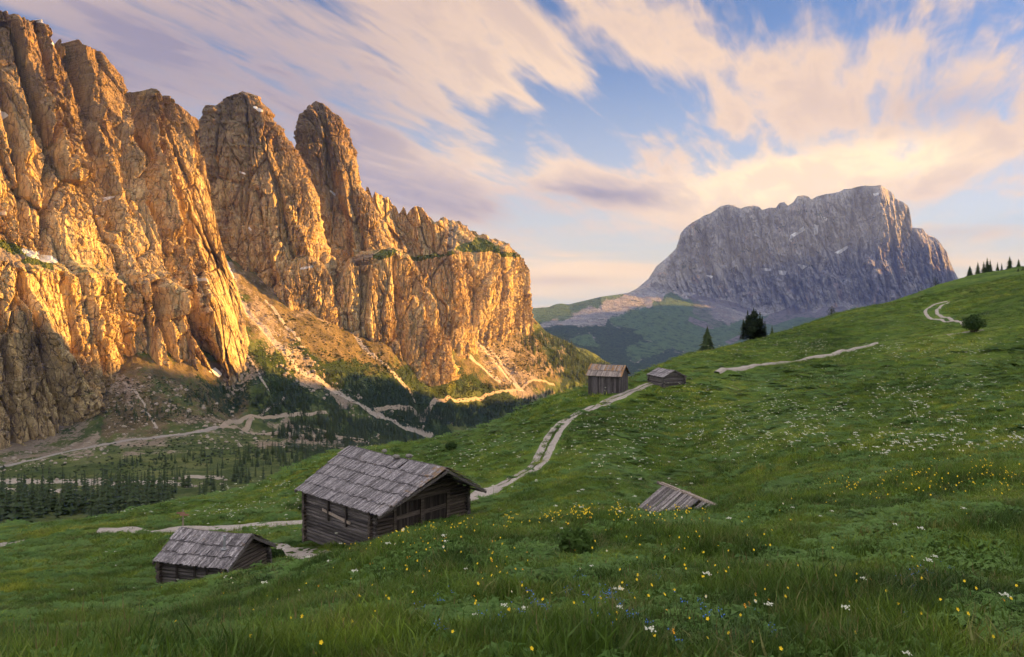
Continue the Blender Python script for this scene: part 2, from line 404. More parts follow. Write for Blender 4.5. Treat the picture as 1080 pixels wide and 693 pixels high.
def sheet(name, u0, u1, nu, keys, disp, back=60, wrap=(0, 0), extra=None, mats=(), nrmdir=None, jit=1.2):
    us = np.linspace(u0, u1, nu)
    rows_v = []; rows_d = []
    K = [interp_key(k[0], us) for k in keys]
    if nrmdir is None:
        jt = jit*(fbm(us/16, 0*us, u0*.1, 4, .6)+.5*noise(us/5, 0*us, u0*.1+9))
        K = [K[0]]+[(a+jt, b) for a, b in K[1:]]
    for i in range(len(keys)-1):
        n = keys[i][1]; pw = keys[i][2] if len(keys[i]) > 2 else 1.0
        for t in np.arange(n)/n:
            rows_v.append(K[i][0]*(1-t)+K[i+1][0]*t); rows_d.append(K[i][1]*(1-t**pw)+K[i+1][1]*t**pw)
    rows_v.append(K[-1][0]); rows_d.append(K[-1][1])
    V = np.array(rows_v).T; D = np.array(rows_d).T            # (nu, nrow)
    U = np.repeat(us[:, None], V.shape[1], 1)
    if wrap[0]:
        w = np.clip((us-u0)/wrap[0], 0, 1); D = D+(wrap[0]/FO*D.mean())*(1-np.sqrt(1-(1-w)**2))[:, None]*1.6
    if wrap[1]:
        w = np.clip((u1-us)/wrap[1], 0, 1); D = D+(wrap[1]/FO*D.mean())*(1-np.sqrt(1-(1-w)**2))[:, None]*1.6
    X = (U-UC)/FO*D; Z = (VH-V)/FO*D; Y = D.copy()
    # horizontal outward direction of the smooth wall
    k = max(3, nu//14)
    tx = np.gradient(X.mean(1)); ty = np.gradient(Y.mean(1))
    ker = np.ones(k)/k
    tx = np.convolve(np.pad(tx, k, 'edge'), ker, 'same')[k:-k]; ty = np.convolve(np.pad(ty, k, 'edge'), ker, 'same')[k:-k]
    L = np.hypot(tx, ty); nx, ny = (ty/L)[:, None], (-tx/L)[:, None]
    if nrmdir is not None: nx = nx*0+nrmdir[0]; ny = ny*0+nrmdir[1]
    h = disp(X, Y, Z, U, V)
    X = X+nx*h; Y = Y+ny*h; Z = Z+(.10*h if nrmdir is None else 0)
    # back of the crest, falling away
    bx, by, bz = X[:, -1], Y[:, -1], Z[:, -1]
    Bs = []
    for q in (.08, .2, .45, 1., 2.2):
        Bs.append((bx-nx[:, 0]*back*q, by-ny[:, 0]*back*q, bz-back*(.15*q+.65*q*q)+back*.10*noise(bx/back*2, q*3+by/back, 3.3)))
    Xf = np.concatenate([X]+[b[0][:, None] for b in Bs], 1); Yf = np.concatenate([Y]+[b[1][:, None] for b in Bs], 1)
    Zf = np.concatenate([Z]+[b[2][:, None] for b in Bs], 1)
    at = {}
    if extra:
        for nme, fn in extra.items():
            A = np.asarray(fn(U, V, X, Y, Z), float)
            A = np.concatenate([A]+[A[:, -1:]]*len(Bs), 1); at[nme] = A.ravel()
    nr, nc = Xf.shape
    # flip so that normals face outward
    f = grid_faces(nr, nc)
    o = mesh_np(name, np.stack([Xf, Yf, Zf], -1).reshape(-1, 3), f, mats, False, at)
    return o
def gullies(U, V, lst):
    h = 0
    for pts, w, dp in lst:
        dd = polyline_dist(U, V, pts)
        h = h-dp*np.clip(1-dd/w, 0, 1)**1.2
    return h
def tower(name, left, right, dc, kdepth, rot, disp, nph=420, nz=420, vtop=None, vbot=None, expo=3.2, mats=(), extra=None, bat=0.0, ridge_off=0):
    L = np.array(left, float); R = np.array(right, float)            # (v,u)
    vt = np.linspace(0, 1, nz)**1.0
    vs = vbot+(vtop-vbot)*vt
    uL = np.interp(vs, L[::-1, 0][np.argsort(L[::-1, 0])], L[::-1, 1][np.argsort(L[::-1, 0])])
    uR = np.interp(vs, R[np.argsort(R[:, 0]), 0], R[np.argsort(R[:, 0]), 1])
    ph = np.linspace(0, 2*math.pi, nph, endpoint=False)
    ed = np.clip((uR-uL)/30, 0, 1)
    uL = uL+ed*(2.4*fbm(vs/15, 0*vs, dc*.01, 4, .6)); uR = uR+ed*(2.4*fbm(vs/15, 0*vs+5, dc*.01+3, 4, .6))
    # more samples on the visible side
    c = np.cos(ph); s = np.sin(ph)
    cx = np.sign(c)*np.abs(c)**(2/expo); cy = np.sign(s)*np.abs(s)**(2/expo)
    rx = cx*math.cos(rot)-cy*kdepth*math.sin(rot); ry = cx*math.sin(rot)+cy*kdepth*math.cos(rot)
    rx = (rx-(rx.max()+rx.min())/2)/((rx.max()-rx.min())/2)
    sc = (vs-vbot)/(vtop-vbot)
    D0 = dc+bat*sc
    hw = (uR-uL)/2/FO*D0; xc = ((uR+uL)/2-UC)/FO*D0
    hd = np.maximum(hw, 8)
    X = xc[None]+rx[:, None]*hw[None]; Y = D0[None]+ry[:, None]*hd[None]
    Z = np.repeat(((VH-vs)/FO*D0)[None], nph, 0)
    tx = np.roll(X, -1, 0)-np.roll(X, 1, 0); ty = np.roll(Y, -1, 0)-np.roll(Y, 1, 0); l = np.hypot(tx, ty)+1e-6
    nx, ny = ty/l, -tx/l
    U = UC+FO*X/Y; V = VH-FO*Z/Y
    h = disp(X, Y, Z, U, V)*np.clip(hw/30, .12, 1)[None]
    # keep the traced outline: less sideways push near the silhouette
    X = X+nx*h*.75; Y = Y+ny*h; Z = Z+.10*h
    at = {k: np.asarray(f(U, V, X, Y, Z), float).ravel() for k, f in (extra or {}).items()}
    nr, nc = X.shape
    v = np.stack([X, Y, Z], -1)                       # (nph, nz)
    f = grid_faces(nc, nr, wrap=True)                # rows = height, columns = angle
    v = v.transpose(1, 0, 2).reshape(-1, 3)
    at = {k: a.reshape(nr, nc).T.ravel() for k, a in at.items()}
    top = v[-nr:].mean(0); v = np.vstack([v, top[None]])
    at = {k: np.r_[a, a[-1]] for k, a in at.items()}
    fl = f.tolist(); n0 = (nc-1)*nr; T = len(v)-1
    tri = np.array([[n0+i, n0+(i+1) % nr, T, T] for i in range(nr)])
    me_f = np.vstack([f]); o = mesh_np(name, v, me_f, mats, False, at)
    return o
# ================================================================== MATERIALS FOR ROCK AND LAND
def rock_material(name, cols, far=1.0, high_shade=False, green=(.055, .085, .022), scree=(.24, .20, .155), veg=True, forest=False):
    m, t = new_mat(name, .95, .1)
    p = t.scale(t.pos, 1/far, 1/far, 1/far)
    streak = t.noise(t.scale(p, .045, .045, .009), 1, 6, .62, .4)
    patch = t.noise(p, .012, 4, .6, .3)
    fine = t.noise(t.scale(p, 1, 1, .6), .22, 6, .7)
    c = t.ramp(t.math('ADD', t.math('MULTIPLY', streak, .6), t.math('MULTIPLY', patch, .4)),
               [(.33, cols[0]), (.45, cols[1]), (.54, cols[2]), (.64, cols[3])])
    if high_shade:   # dusky cloud shade over the high rock, painted into its colour
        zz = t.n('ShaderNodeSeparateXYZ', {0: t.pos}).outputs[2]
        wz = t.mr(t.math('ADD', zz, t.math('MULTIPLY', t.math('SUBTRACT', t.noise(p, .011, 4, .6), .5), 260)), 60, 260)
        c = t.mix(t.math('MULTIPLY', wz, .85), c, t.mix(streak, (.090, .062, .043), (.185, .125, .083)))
    dark = t.mr(t.noise(t.scale(p, .12, .12, .014), 1, 5, .65, .3), .52, .70)
    c = t.mix(t.math('MULTIPLY', dark, .75), c, cols[4])
    ochre = t.mr(t.noise(t.scale(p, .035, .035, .012), 1.3, 4, .6, .6), .56, .72)
    c = t.mix(t.math('MULTIPLY', ochre, .6), c, cols[5])
    c = t.mix(t.mr(fine, .42, .68, 0, .45), c, t.mix(1, c, (.42, .38, .36), 'MULTIPLY'))
    crk = t.n('ShaderNodeTexVoronoi', {'Vector': t.vm('ADD', t.scale(p, .11, .11, .035), t.vm('MULTIPLY', t.noise(p, .05, 3, .6, 0, True), (1.2, 1.2, 1.2))), 'Scale': 1.0}, feature='DISTANCE_TO_EDGE').outputs[0]
    crack = t.mr(crk, 0, .05, 1, 0)
    c = t.mix(t.math('MULTIPLY', crack, .62), c, (.07, .06, .055))
    crk2 = t.n('ShaderNodeTexVoronoi', {'Vector': t.vm('ADD', t.scale(p, .30, .30, .11), t.vm('MULTIPLY', t.noise(p, .12, 3, .6, 0, True), (1.4, 1.4, 1.4))), 'Scale': 1.0}, feature='DISTANCE_TO_EDGE').outputs[0]
    crack2 = t.mr(crk2, 0, .06, 1, 0)
    c = t.mix(t.math('MULTIPLY', crack2, .22), c, (.075, .06, .05))
    crack = t.math('ADD', crack, t.math('MULTIPLY', crack2, .25))
    nz = t.n('ShaderNodeSeparateXYZ', {0: t.n('ShaderNodeNewGeometry').outputs['Normal']}).outputs[2]
    if veg:   # grit and turf settle on the ledges
        led = t.math('MULTIPLY', t.mr(nz, .62, .85), t.mr(t.noise(p, .06, 4, .6), .42, .6))
        c = t.mix(t.math('MULTIPLY', led, .8), c, t.mix(t.mr(patch, .45, .55), scree, green))
    a = attr(t, 'green'); c = t.mix(t.math('MULTIPLY', t.mr(t.math('ADD', a, t.math('MULTIPLY', t.math('SUBTRACT', fine, .5), .9)), .35, .6), .95), c,
                                    t.mix(fine, green, (green[0]*1.9, green[1]*1.6, green[2]*1.5)))
    a = attr(t, 'scree'); c = t.mix(t.mr(t.math('ADD', a, t.math('MULTIPLY', t.math('SUBTRACT', fine, .5), .8)), .35, .65), c, scree)
    a = attr(t, 'snow'); c = t.mix(t.mr(t.math('ADD', a, t.math('MULTIPLY', t.math('SUBTRACT', fine, .5), .3)), .45, .55), c, (.72, .73, .76))
    t.set(t.b.inputs['Base Color'], c)
    h = t.math('ADD', t.math('MULTIPLY', t.noise(t.scale(p, 1, 1, .45), .16, 9, .68, .2), 1.0), t.math('MULTIPLY', crack, -.25))
    h = t.math('ADD', h, t.math('MULTIPLY', streak, .6))
    bp = t.n('ShaderNodeBump', {'Strength': 1.0, 'Distance': 5.5*far, 'Height': h})
    t.set(t.b.inputs['Normal'], bp.outputs[0])
    return m
M = {}
M['dolomite'] = rock_material('dolomite', [(.26, .19, .115), (.45, .34, .19), (.60, .46, .25), (.72, .58, .33), (.13, .095, .065), (.66, .40, .12)], high_shade=True)
M['greydolomite'] = rock_material('grey_dolomite', [(.145, .15, .165), (.23, .235, .25), (.315, .315, .325), (.41, .395, .39), (.08, .083, .095), (.45, .29, .21)], far=5.0, veg=False, scree=(.14, .132, .145), green=(.040, .088, .034))

def zones(snow=(), green=(), scree=()):
    def mk(lst):
        def f(U, V, X, Y, Z):
            a = np.zeros(U.shape)
            for q in lst:
                if isinstance(q, tuple) and q[0] == 'line': a = np.maximum(a, np.clip(1.5-polyline_dist(U, V, q[1])/q[2]*1.0, 0, 1))
                else: a = np.maximum(a, soft_poly(U, V, q, 2.0, 2.0))
            return a
        return f
    return {'snow': mk(snow), 'green': mk(green), 'scree': mk(scree)}
MST = dict(kind='structure')
# ---- the long left-hand wall
top = [(-300,-120,900),(-200,-60,960),(-60,-25,1020),(0,12,1050),(17,21,1062),(24,19,1064),(29,22,1066),(43,21,1075),(55,28,1085),(62,36,1090),(62.6,45,1090),(68,43,1095),(73,38,1097),(80,43,1105),(81.5,49,1105),(94,52,1115),(100,52,1125),(107,69,1130),(114,82,1140),(121,92,1150),(130,97,1180),(158,98,1200),(180,101,1215),(190,111,1222),(199,121,1226),(204,130,1228),(208,156,1230),(215,168,1232),(222,205,1228),(230,240,1220),(240,283,1200),(255,325,1165),(272,388,1130)]
led = [(-300,230,700),(-60,232,820),(0,250,880),(30,262,905),(65,274,930),(110,281,972),(150,284,1020),(200,291,1080),(222,298,1110),(240,320,1135),(255,352,1130),(272,391,1125)]
rim = [(-300,262,640),(-60,262,770),(0,276,812),(30,284,830),(65,284,870),(110,292,935),(150,300,985),(190,305,1030),(222,312,1070),(240,332,1100),(255,362,1115),(272,394,1120)]
foot = [(-300,540,600),(-60,520,745),(0,500,775),(60,494,838),(85,478,862),(100,455,895),(125,408,940),(170,404,985),(220,412,1035),(250,405,1075),(272,402,1110)]
GU = [([(58,40),(76,78),(90,108),(94,150),(112,200),(122,240)], 7, 34), ([(124,88),(133,125),(136,160),(141,195),(163,236)], 9, 42),
      ([(40,25),(50,90),(53,150),(50,205),(52,270)], 6, 20), ([(-4,90),(8,140),(22,190),(30,240)], 7, 18), ([(78,60),(100,110),(118,150),(128,200)], 5, 12),
      ([(150,110),(172,160),(190,210),(200,260)], 6, 10), ([(188,205),(200,225),(206,245)], 8, 26), ([(160,130),(185,190),(212,250)], 4, 10),
      ([(108,292),(106,330),(112,392)], 5, 16), ([(131,300),(137,340),(146,396)], 6, 22), ([(165,302),(172,345),(184,400)], 8, 30),
      ([(206,306),(213,345),(236,398)], 7, 26), ([(70,290),(80,340),(90,420)], 6, 14), ([(20,290),(35,350),(60,430),(70,480)], 8, 16), ([(-5,320),(10,400),(22,470)], 6, 10)]
BU = [([(112,60),(118,100),(120,150),(140,205)], 11, -18), ([(150,105),(160,150),(170,200),(182,240)], 12, -14), ([(8,30),(14,90),(24,160)], 14, -14),
      ([(188,310),(196,350),(204,395)], 9, -16), ([(152,310),(158,350),(160,390)], 7, -10), ([(222,330),(236,360),(248,390)], 8, -10), ([(30,330),(55,380),(85,430)], 22, -16)]
def d_main(X, Y, Z, U, V):
    h = rock_noise(X, Y, Z, 1.0, 0.0, .18)
    taper = np.clip((272-U)/30, .25, 1)
    return (h+1.5*gullies(U, V, GU)+1.4*gullies(U, V, BU))*taper
ex = zones(snow=[[(30,262),(52,266),(66,274),(52,275),(38,268)], ('line', [(92,277),(98,281)], 1.2), [(0,108),(7,122),(3,128),(-4,118)], ('line', [(118,208),(112,225)], 1.2), ('line', [(98,155),(106,185)], 1.0),
                 ('line', [(203,290),(218,297)], 1.2), ('line', [(38,18),(46,24)], 1.2), ('line', [(-2,221),(5,225)], 1.3), [(52,46),(60,48),(58,51)]],
           green=[[(0,252),(30,262),(62,276),(60,282),(30,276),(0,268),(-60,262),(-60,240)]], scree=[[(-10,262),(30,270),(20,282),(-10,280)]])
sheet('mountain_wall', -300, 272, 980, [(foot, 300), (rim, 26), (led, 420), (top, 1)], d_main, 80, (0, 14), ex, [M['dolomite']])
tag(bpy.data.objects['mountain_wall'], kind='structure')
# ---- slab behind the couloir
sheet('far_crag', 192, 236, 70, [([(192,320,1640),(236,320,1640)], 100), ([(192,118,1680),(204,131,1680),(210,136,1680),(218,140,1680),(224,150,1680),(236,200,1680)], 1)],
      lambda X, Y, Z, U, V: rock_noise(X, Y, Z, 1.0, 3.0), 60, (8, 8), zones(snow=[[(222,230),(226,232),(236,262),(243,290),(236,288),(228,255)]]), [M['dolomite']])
tag(bpy.data.objects['far_crag'], kind='structure')
# ---- the two towers
def d_tower(seed, G=(), B=()):
    def f(X, Y, Z, U, V):
        front = (Y < Y.mean())
        return rock_noise(X, Y, Z, .85, seed, 0, 1, .85)+np.where(front, gullies(U, V, G)+gullies(U, V, B), 0)
    return f
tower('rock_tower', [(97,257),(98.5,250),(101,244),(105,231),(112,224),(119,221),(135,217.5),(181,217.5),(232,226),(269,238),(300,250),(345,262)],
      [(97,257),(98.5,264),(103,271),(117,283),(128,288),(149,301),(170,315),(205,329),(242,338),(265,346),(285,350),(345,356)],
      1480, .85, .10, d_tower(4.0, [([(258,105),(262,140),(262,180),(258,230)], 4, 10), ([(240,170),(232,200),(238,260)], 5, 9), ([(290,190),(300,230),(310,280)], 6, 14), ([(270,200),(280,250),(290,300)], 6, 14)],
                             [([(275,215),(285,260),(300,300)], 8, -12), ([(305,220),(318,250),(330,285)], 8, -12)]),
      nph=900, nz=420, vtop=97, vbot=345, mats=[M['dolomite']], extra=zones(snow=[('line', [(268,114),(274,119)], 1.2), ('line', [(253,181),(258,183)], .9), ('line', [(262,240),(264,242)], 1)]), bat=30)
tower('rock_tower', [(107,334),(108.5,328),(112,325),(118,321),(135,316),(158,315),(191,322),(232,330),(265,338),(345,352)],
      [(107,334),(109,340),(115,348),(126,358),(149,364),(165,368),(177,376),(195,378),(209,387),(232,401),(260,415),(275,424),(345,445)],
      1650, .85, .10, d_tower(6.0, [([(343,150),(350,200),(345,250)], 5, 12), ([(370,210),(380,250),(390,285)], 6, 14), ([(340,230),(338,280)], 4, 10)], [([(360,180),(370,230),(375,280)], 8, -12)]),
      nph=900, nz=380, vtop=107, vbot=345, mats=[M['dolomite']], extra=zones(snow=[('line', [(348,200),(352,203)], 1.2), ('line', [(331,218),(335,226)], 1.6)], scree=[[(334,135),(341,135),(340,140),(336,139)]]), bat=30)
# ---- jagged ridge right of the towers
sheet('rock_ridge', 376, 470, 260, [([(376,335,1700),(470,335,1740)], 150), ([(376,230,1720),(383,222,1720),(387,198,1720),(389,199,1720),(392.5,210,1720),(395,203,1722),(399,206,1725),(402,205,1725),(405,209,1728),(410,208,1730),(414,214,1730),(419,216,1735),(422,225,1738),(426,217,1740),(430,226,1740),(435,219,1745),(441,216,1745),(446,219,1748),(452,230,1750),(458,237,1750),(464,232,1760),(470,234,1770)], 1)],
      lambda X, Y, Z, U, V: rock_noise(X, Y, Z, .7, 8.0, .3), 40, (10, 0), zones(), [M['dolomite']])
# ---- right-hand block with a grassy top
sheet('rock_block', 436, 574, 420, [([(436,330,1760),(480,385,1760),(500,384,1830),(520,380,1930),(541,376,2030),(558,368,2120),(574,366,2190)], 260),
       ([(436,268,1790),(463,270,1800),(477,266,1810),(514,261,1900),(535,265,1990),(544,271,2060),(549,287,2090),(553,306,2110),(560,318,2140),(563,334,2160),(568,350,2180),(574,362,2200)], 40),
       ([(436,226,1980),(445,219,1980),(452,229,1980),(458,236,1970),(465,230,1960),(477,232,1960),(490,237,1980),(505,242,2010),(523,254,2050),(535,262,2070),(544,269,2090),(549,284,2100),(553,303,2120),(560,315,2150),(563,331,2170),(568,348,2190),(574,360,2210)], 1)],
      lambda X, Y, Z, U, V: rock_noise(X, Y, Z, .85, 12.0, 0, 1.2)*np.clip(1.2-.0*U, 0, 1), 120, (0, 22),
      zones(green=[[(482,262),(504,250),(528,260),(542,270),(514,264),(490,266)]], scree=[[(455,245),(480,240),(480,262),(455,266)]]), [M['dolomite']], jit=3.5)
sheet('rock_buttress', 426, 498, 240, [([(426,330,1700),(458,392,1690),(480,388,1700),(498,384,1740)], 200), ([(426,278,1720),(432,272,1720),(440,271,1720),(460,270,1725),(477,267,1730),(482,278,1735),(486,300,1745),(490,325,1750),(498,372,1760)], 14),
       ([(426,276,1760),(440,267,1765),(477,264,1770),(482,275,1765),(486,297,1765),(490,322,1765),(498,370,1770)], 1)],
      lambda X, Y, Z, U, V: rock_noise(X, Y, Z, .75, 15.0, 0, 1.2), 50, (8, 18), zones(green=[[(430,270),(478,263),(478,268),(430,275)]]), [M['dolomite']], jit=3.2)
sheet('rock_buttress', 346, 486, 460, [([(346,345,1410),(364,355,1425),(380,372,1430),(408,392,1460),(454,408,1520),(486,400,1580)], 240),
       ([(346,322,1430),(356,303,1440),(362,288,1445),(368,280,1450),(380,276,1455),(394,272,1465),(405,268,1470),(417,266,1480),(431,271,1495),(440,284,1510),(449,305,1530),(458,326,1545),(466,340,1560),(474,352,1575),(486,390,1590)], 30),
       ([(346,318,1490),(356,298,1490),(368,276,1505),(380,270,1510),(394,264,1520),(405,262,1525),(417,261,1530),(431,268,1530),(440,281,1540),(449,302,1545),(458,323,1555),(466,337,1570),(474,349,1580),(486,388,1595)], 1)],
      lambda X, Y, Z, U, V: rock_noise(X, Y, Z, .8, 19.0, 0, 1.2)+gullies(U, V, [([(384,290),(382,330),(384,365)], 6, 14), ([(415,272),(422,320),(430,380)], 5, 12), ([(438,290),(448,340),(452,390)], 5, 10)]), 60, (12, 22),
      zones(green=[[(390,270),(405,264),(418,263),(414,268),(400,273)]], scree=[[(372,272),(392,268),(384,278),(372,280)]]), [M['dolomite']], jit=3.2)
sheet('rock_outcrop', 292, 362, 200, [([(292,332,1370),(306,338,1370),(330,345,1390),(362,340,1420)], 110), ([(292,312,1385),(297,296,1385),(300,286,1390),(306,278,1392),(312,274,1395),(325,271,1400),(335,276,1405),(343,283,1410),(349,294,1415),(355,310,1422),(362,334,1430)], 16),
       ([(292,308,1420),(300,283,1420),(312,271,1425),(325,268,1430),(335,273,1435),(343,280,1435),(349,292,1435),(355,308,1436),(362,332,1436)], 1)],
      lambda X, Y, Z, U, V: rock_noise(X, Y, Z, .55, 23.0, 0, 1), 40, (8, 16), zones(snow=[('line', [(318,283),(330,281)], 1.2)]), [M['dolomite']])
for o in list(COL.objects):
    if o.name.startswith(('rock_',)): tag(o, kind='structure')

# ---- the big grey massif at the far end of the valley, with its green skirts
lk_top = [(480,330,7200),(540,327,7300),(562,325,7400),(578,324,7500),(600,321,7600),(634,313,7800),(662,309,8200),(671,305,8500),(684,294,8800),(692,281,8900),(703,272,8950),(713,262,9000),(718,246,9000),(723,240,9010),(729,235,9020),(739,230,9030),(749,227,9050),(757,222,9060),(765,218,9070),(774,217.5,9080),(781,220,9080),(787,218,9090),(795,217,9100),(800,218,9100),(804,221.5,9100),(812,219,9110),(818,219,9120),(822,214,9120),(827,213,9120),(831,217,9120),(837,213,9130),(841,207,9130),(847,206,9140),(852,207,9140),(856,210.5,9140),(862,207,9150),(869,205,9150),(877,204,9160),(885,202.5,9160),(890,199.5,9170),(897,199,9180),(905,196,9180),(912,195.5,9190),(920,196.5,9190),(929,196,9200),(936,200,9200),(941,203,9200),(944,209,9200),(950,212,9210),(957,216,9210),(960,222,9210),(961.5,231,9210),(962,240,9210),(967,240.5,9200),(973,241,9200),(977,246,9200),(980,249,9200),(987,251,9200),(990,254,9190),(995,261,9190),(999,266,9180),(1001,274,9180),(1005,283,9170),(1009,291,9170),(1014,300,9170),(1026,330,9150),(1050,360,9150)]
lk_led = [(480,332,7000),(562,327.5,7300),(600,324,7500),(634,316,7700),(662,312,8100),(684,303,8500),(713,284,8680),(730,284,8700),(760,285,8700),(800,288,8720),(830,287,8720),(860,286,8740),(900,282,8760),(940,284,8780),(980,288,8850),(1000,300,9000),(1014,315,9050),(1050,365,9050)]
lk_foot = [(480,334,6900),(562,330,7150),(600,327,7350),(634,320,7500),(662,315,7900),(680,312,8200),(702,309,8330),(730,315,8380),(760,319,8420),(795,329,8400),(837,332,8400),(869,325,8420),(900,327,8420),(950,332,8450),(1014,345,8500),(1050,370,8500)]
lk_mid = [(480,352,6100),(562,348,6200),(600,344,6300),(650,346,6400),(700,350,6500),(750,356,6600),(800,358,6700),(900,362,6800),(1050,380,6900)]
lk_low = [(480,420,4300),(600,415,4300),(700,412,4300),(800,410,4300),(1050,420,4300)]
def d_lk(X, Y, Z, U, V):
    a = X*.97; x = X/5.5; y = Y/5.5; z = Z/5.5
    wall = sstep(2, 12, np.interp(U, [p[0] for p in lk_foot], [p[1] for p in lk_foot])-V)
    wx = 7*fbm(x/90, y/90, z/200, 2)
    h = 15*(ridged((x+wx)/48, y/300, z/500, 3, .5)-.8)+11*(ridged((x+wx)/18, y/100, z/70, 3, .55)-.8)
    f, e = facets((x+wx*.5)/30, z/110, 5); h += 17*f-5*np.clip(1-e*9, 0, 1)
    f, e = facets((x+wx*.5)/9, z/34, 6); h += 8*f-3*np.clip(1-e*7, 0, 1)
    h -= 9*np.clip(1-np.abs(noise((x+wx*.4)/26, y/90, z/200))*9, 0, 1)
    h += 5*fbm(x/7, y/12, z/9, 4, .6)+2.4*((((z+5*fbm(x/120, y/120, 0, 2))/19) % 1)-.5)*(.3+np.clip(noise(x/50, y/50, z/30)+.3, 0, 1))
    h = h*5.5*(.1+.9*sstep(0, 18, V-np.interp(U, [p[0] for p in lk_top], [p[1] for p in lk_top])))
    g = gullies(U, V, [([(905,200),(898,240),(890,290)], 9, 160), ([(765,220),(768,260),(790,290)], 6, 90), ([(820,220),(825,260)], 6, 80), ([(958,225),(950,260),(960,300)], 6, 120), ([(868,208),(872,250),(860,290)], 5, 70), ([(735,240),(745,280)], 5, 60)])
    g += gullies(U, V, [([(925,205),(930,250),(925,290)], 14, -130), ([(845,215),(850,260),(840,300)], 12, -90), ([(790,225),(800,260)], 12, -80)])
    low = 95*fbm(X/900, Y/1300, 3, 4)+22*fbm(X/160, Y/260, 5, 4)+9*noise(X/30, Y/60, 5)
    return wall*(h+g)+(1-wall)*low*sstep(7900, 6900, Y)+(1-wall)*sstep(7500, 8300, Y)*40*(ridged(X/110, Y/700, 3, 2)-.8)
LKZ = {
 'snow': lambda U, V, X, Y, Z: np.maximum.reduce([soft_poly(U, V, q, .7, .8) for q in ([(859,237),(863,238),(862,247),(859,247)], [(834,249),(848,240),(849,243),(838,250)], [(834,249),(838,250),(835,255),(833,253)],
      [(881,266),(894,259),(895,261),(884,268)], [(921,205),(926,205),(926,207),(922,207)], [(803,283),(813,284),(812,286),(804,285)], [(821,286),(830,286),(828,290),(822,289)], [(842,279),(850,281),(846,284)], [(868,230),(872,231),(871,233)], [(745,290),(752,291),(750,293)])]),
 'green': lambda U, V, X, Y, Z: np.clip(np.maximum.reduce([
      soft_poly(U, V, [(470,330),(562,325),(600,321),(634,313),(668,307),(655,318),(630,330),(600,345),(470,350)], 9, 6),
      soft_poly(U, V, [(650,326),(690,322),(710,312),(728,318),(740,332),(756,340),(776,350),(800,362),(800,372),(740,370),(680,352),(640,335)], 9, 6),
      soft_poly(U, V, [(775,345),(800,337),(840,335),(870,331),(930,338),(930,362),(775,370)], 9, 6),
      soft_poly(U, V, [(660,368),(700,360),(706,366),(668,378)], 5, 4), soft_poly(U, V, [(604,359),(622,356),(630,362),(610,364)], 5, 4),
      soft_poly(U, V, [(676,350),(694,353),(724,364),(720,367),(690,358),(680,358)], 2.5, 3)])-soft_poly(U, V, [(566,343),(600,336),(640,322),(660,312),(684,300),(712,300),(700,312),(650,330),(610,343),(570,350)], 9, 6)*.9, 0, 1),
 'scree': lambda U, V, X, Y, Z: np.clip(np.maximum.reduce([
      soft_poly(U, V, [(570,344),(600,337),(640,323),(655,312),(684,300),(712,302),(706,309),(670,320),(640,334),(610,342)], 6, 7)*.25,
      soft_poly(U, V, [(727,313),(736,309),(738,315),(732,319)], 1, 1), soft_poly(U, V, [(736,312),(770,319),(793,326),(796,331),(770,324),(738,316)], 1.2, 1.5),
      soft_poly(U, V, [(728,334),(745,341),(752,346),(742,346),(727,338)], 1, 1.2), soft_poly(U, V, [(800,340),(812,332),(838,322),(860,330),(868,324),(890,324),(896,330),(880,334),(840,334),(815,342)], 1.5, 2),
      soft_poly(U, V, [(765,361),(780,354),(784,356),(770,363)], 1, .6), soft_poly(U, V, [(730,318),(770,326),(776,340),(750,343),(732,330)], 5, 4)*.52]), 0, 1),
 'forest': lambda U, V, X, Y, Z: np.clip(np.maximum(sstep(-3, 5, V-np.interp(U, [470,562,600,640,680,720,760,800,1050], [348,343,342,342,350,357,366,372,380])),
      soft_poly(U, V, [(640,338),(680,345),(672,352),(640,350)], 2, 3)), 0, 1)}
def far_material():
    m = M['greydolomite'].copy(); m.name = 'far_massif'
    t = NT(m.node_tree); t.b = m.node_tree.nodes['Principled BSDF']
    c = t.b.inputs['Base Color'].links[0].from_socket
    pos = t.n('ShaderNodeNewGeometry').outputs['Position']
    sp = t.noise(pos, .012, 5, .7); s2 = t.noise(pos, .05, 3, .6)
    # turf, forest: own colours of the ground cover
    f = attr(t, 'forest'); g = attr(t, 'green')
    s3 = t.noise(t.scale(pos, 1, .5, 2), .0045, 6, .65)
    edge = t.math('ADD', t.math('SUBTRACT', f, t.math('MULTIPLY', g, .8)), t.math('ADD', t.math('MULTIPLY', t.math('SUBTRACT', sp, .5), 2.4), t.math('MULTIPLY', t.math('SUBTRACT', s3, .5), 2.0)))
    s4 = t.noise(t.scale(pos, 1, .6, 1.5), .022, 5, .75)
    c = t.mix(t.math('MULTIPLY', t.math('MULTIPLY', t.mr(s4, .50, .60), t.mr(t.math('ADD', f, g), .25, .5)), .75), c, (.018, .036, .018))
    fc = t.mix(t.mr(s2, .35, .65), (.012, .030, .014), (.035, .065, .028))
    c = t.mix(t.mr(edge, .38, .5), c, fc)
    t.set(t.b.inputs['Base Color'], c)
    return m
M['farmassif'] = far_material()
# turf where neither rock nor forest: set by the same attribute
sheet('far_mountain', 480, 1050, 1100, [(lk_low, 150), (lk_mid, 110), (lk_foot, 150), (lk_led, 230), (lk_top, 1)], d_lk, 500, (0, 0), LKZ, [M['farmassif']], nrmdir=(-.314, -.949))
tag(bpy.data.objects['far_mountain'], kind='structure')
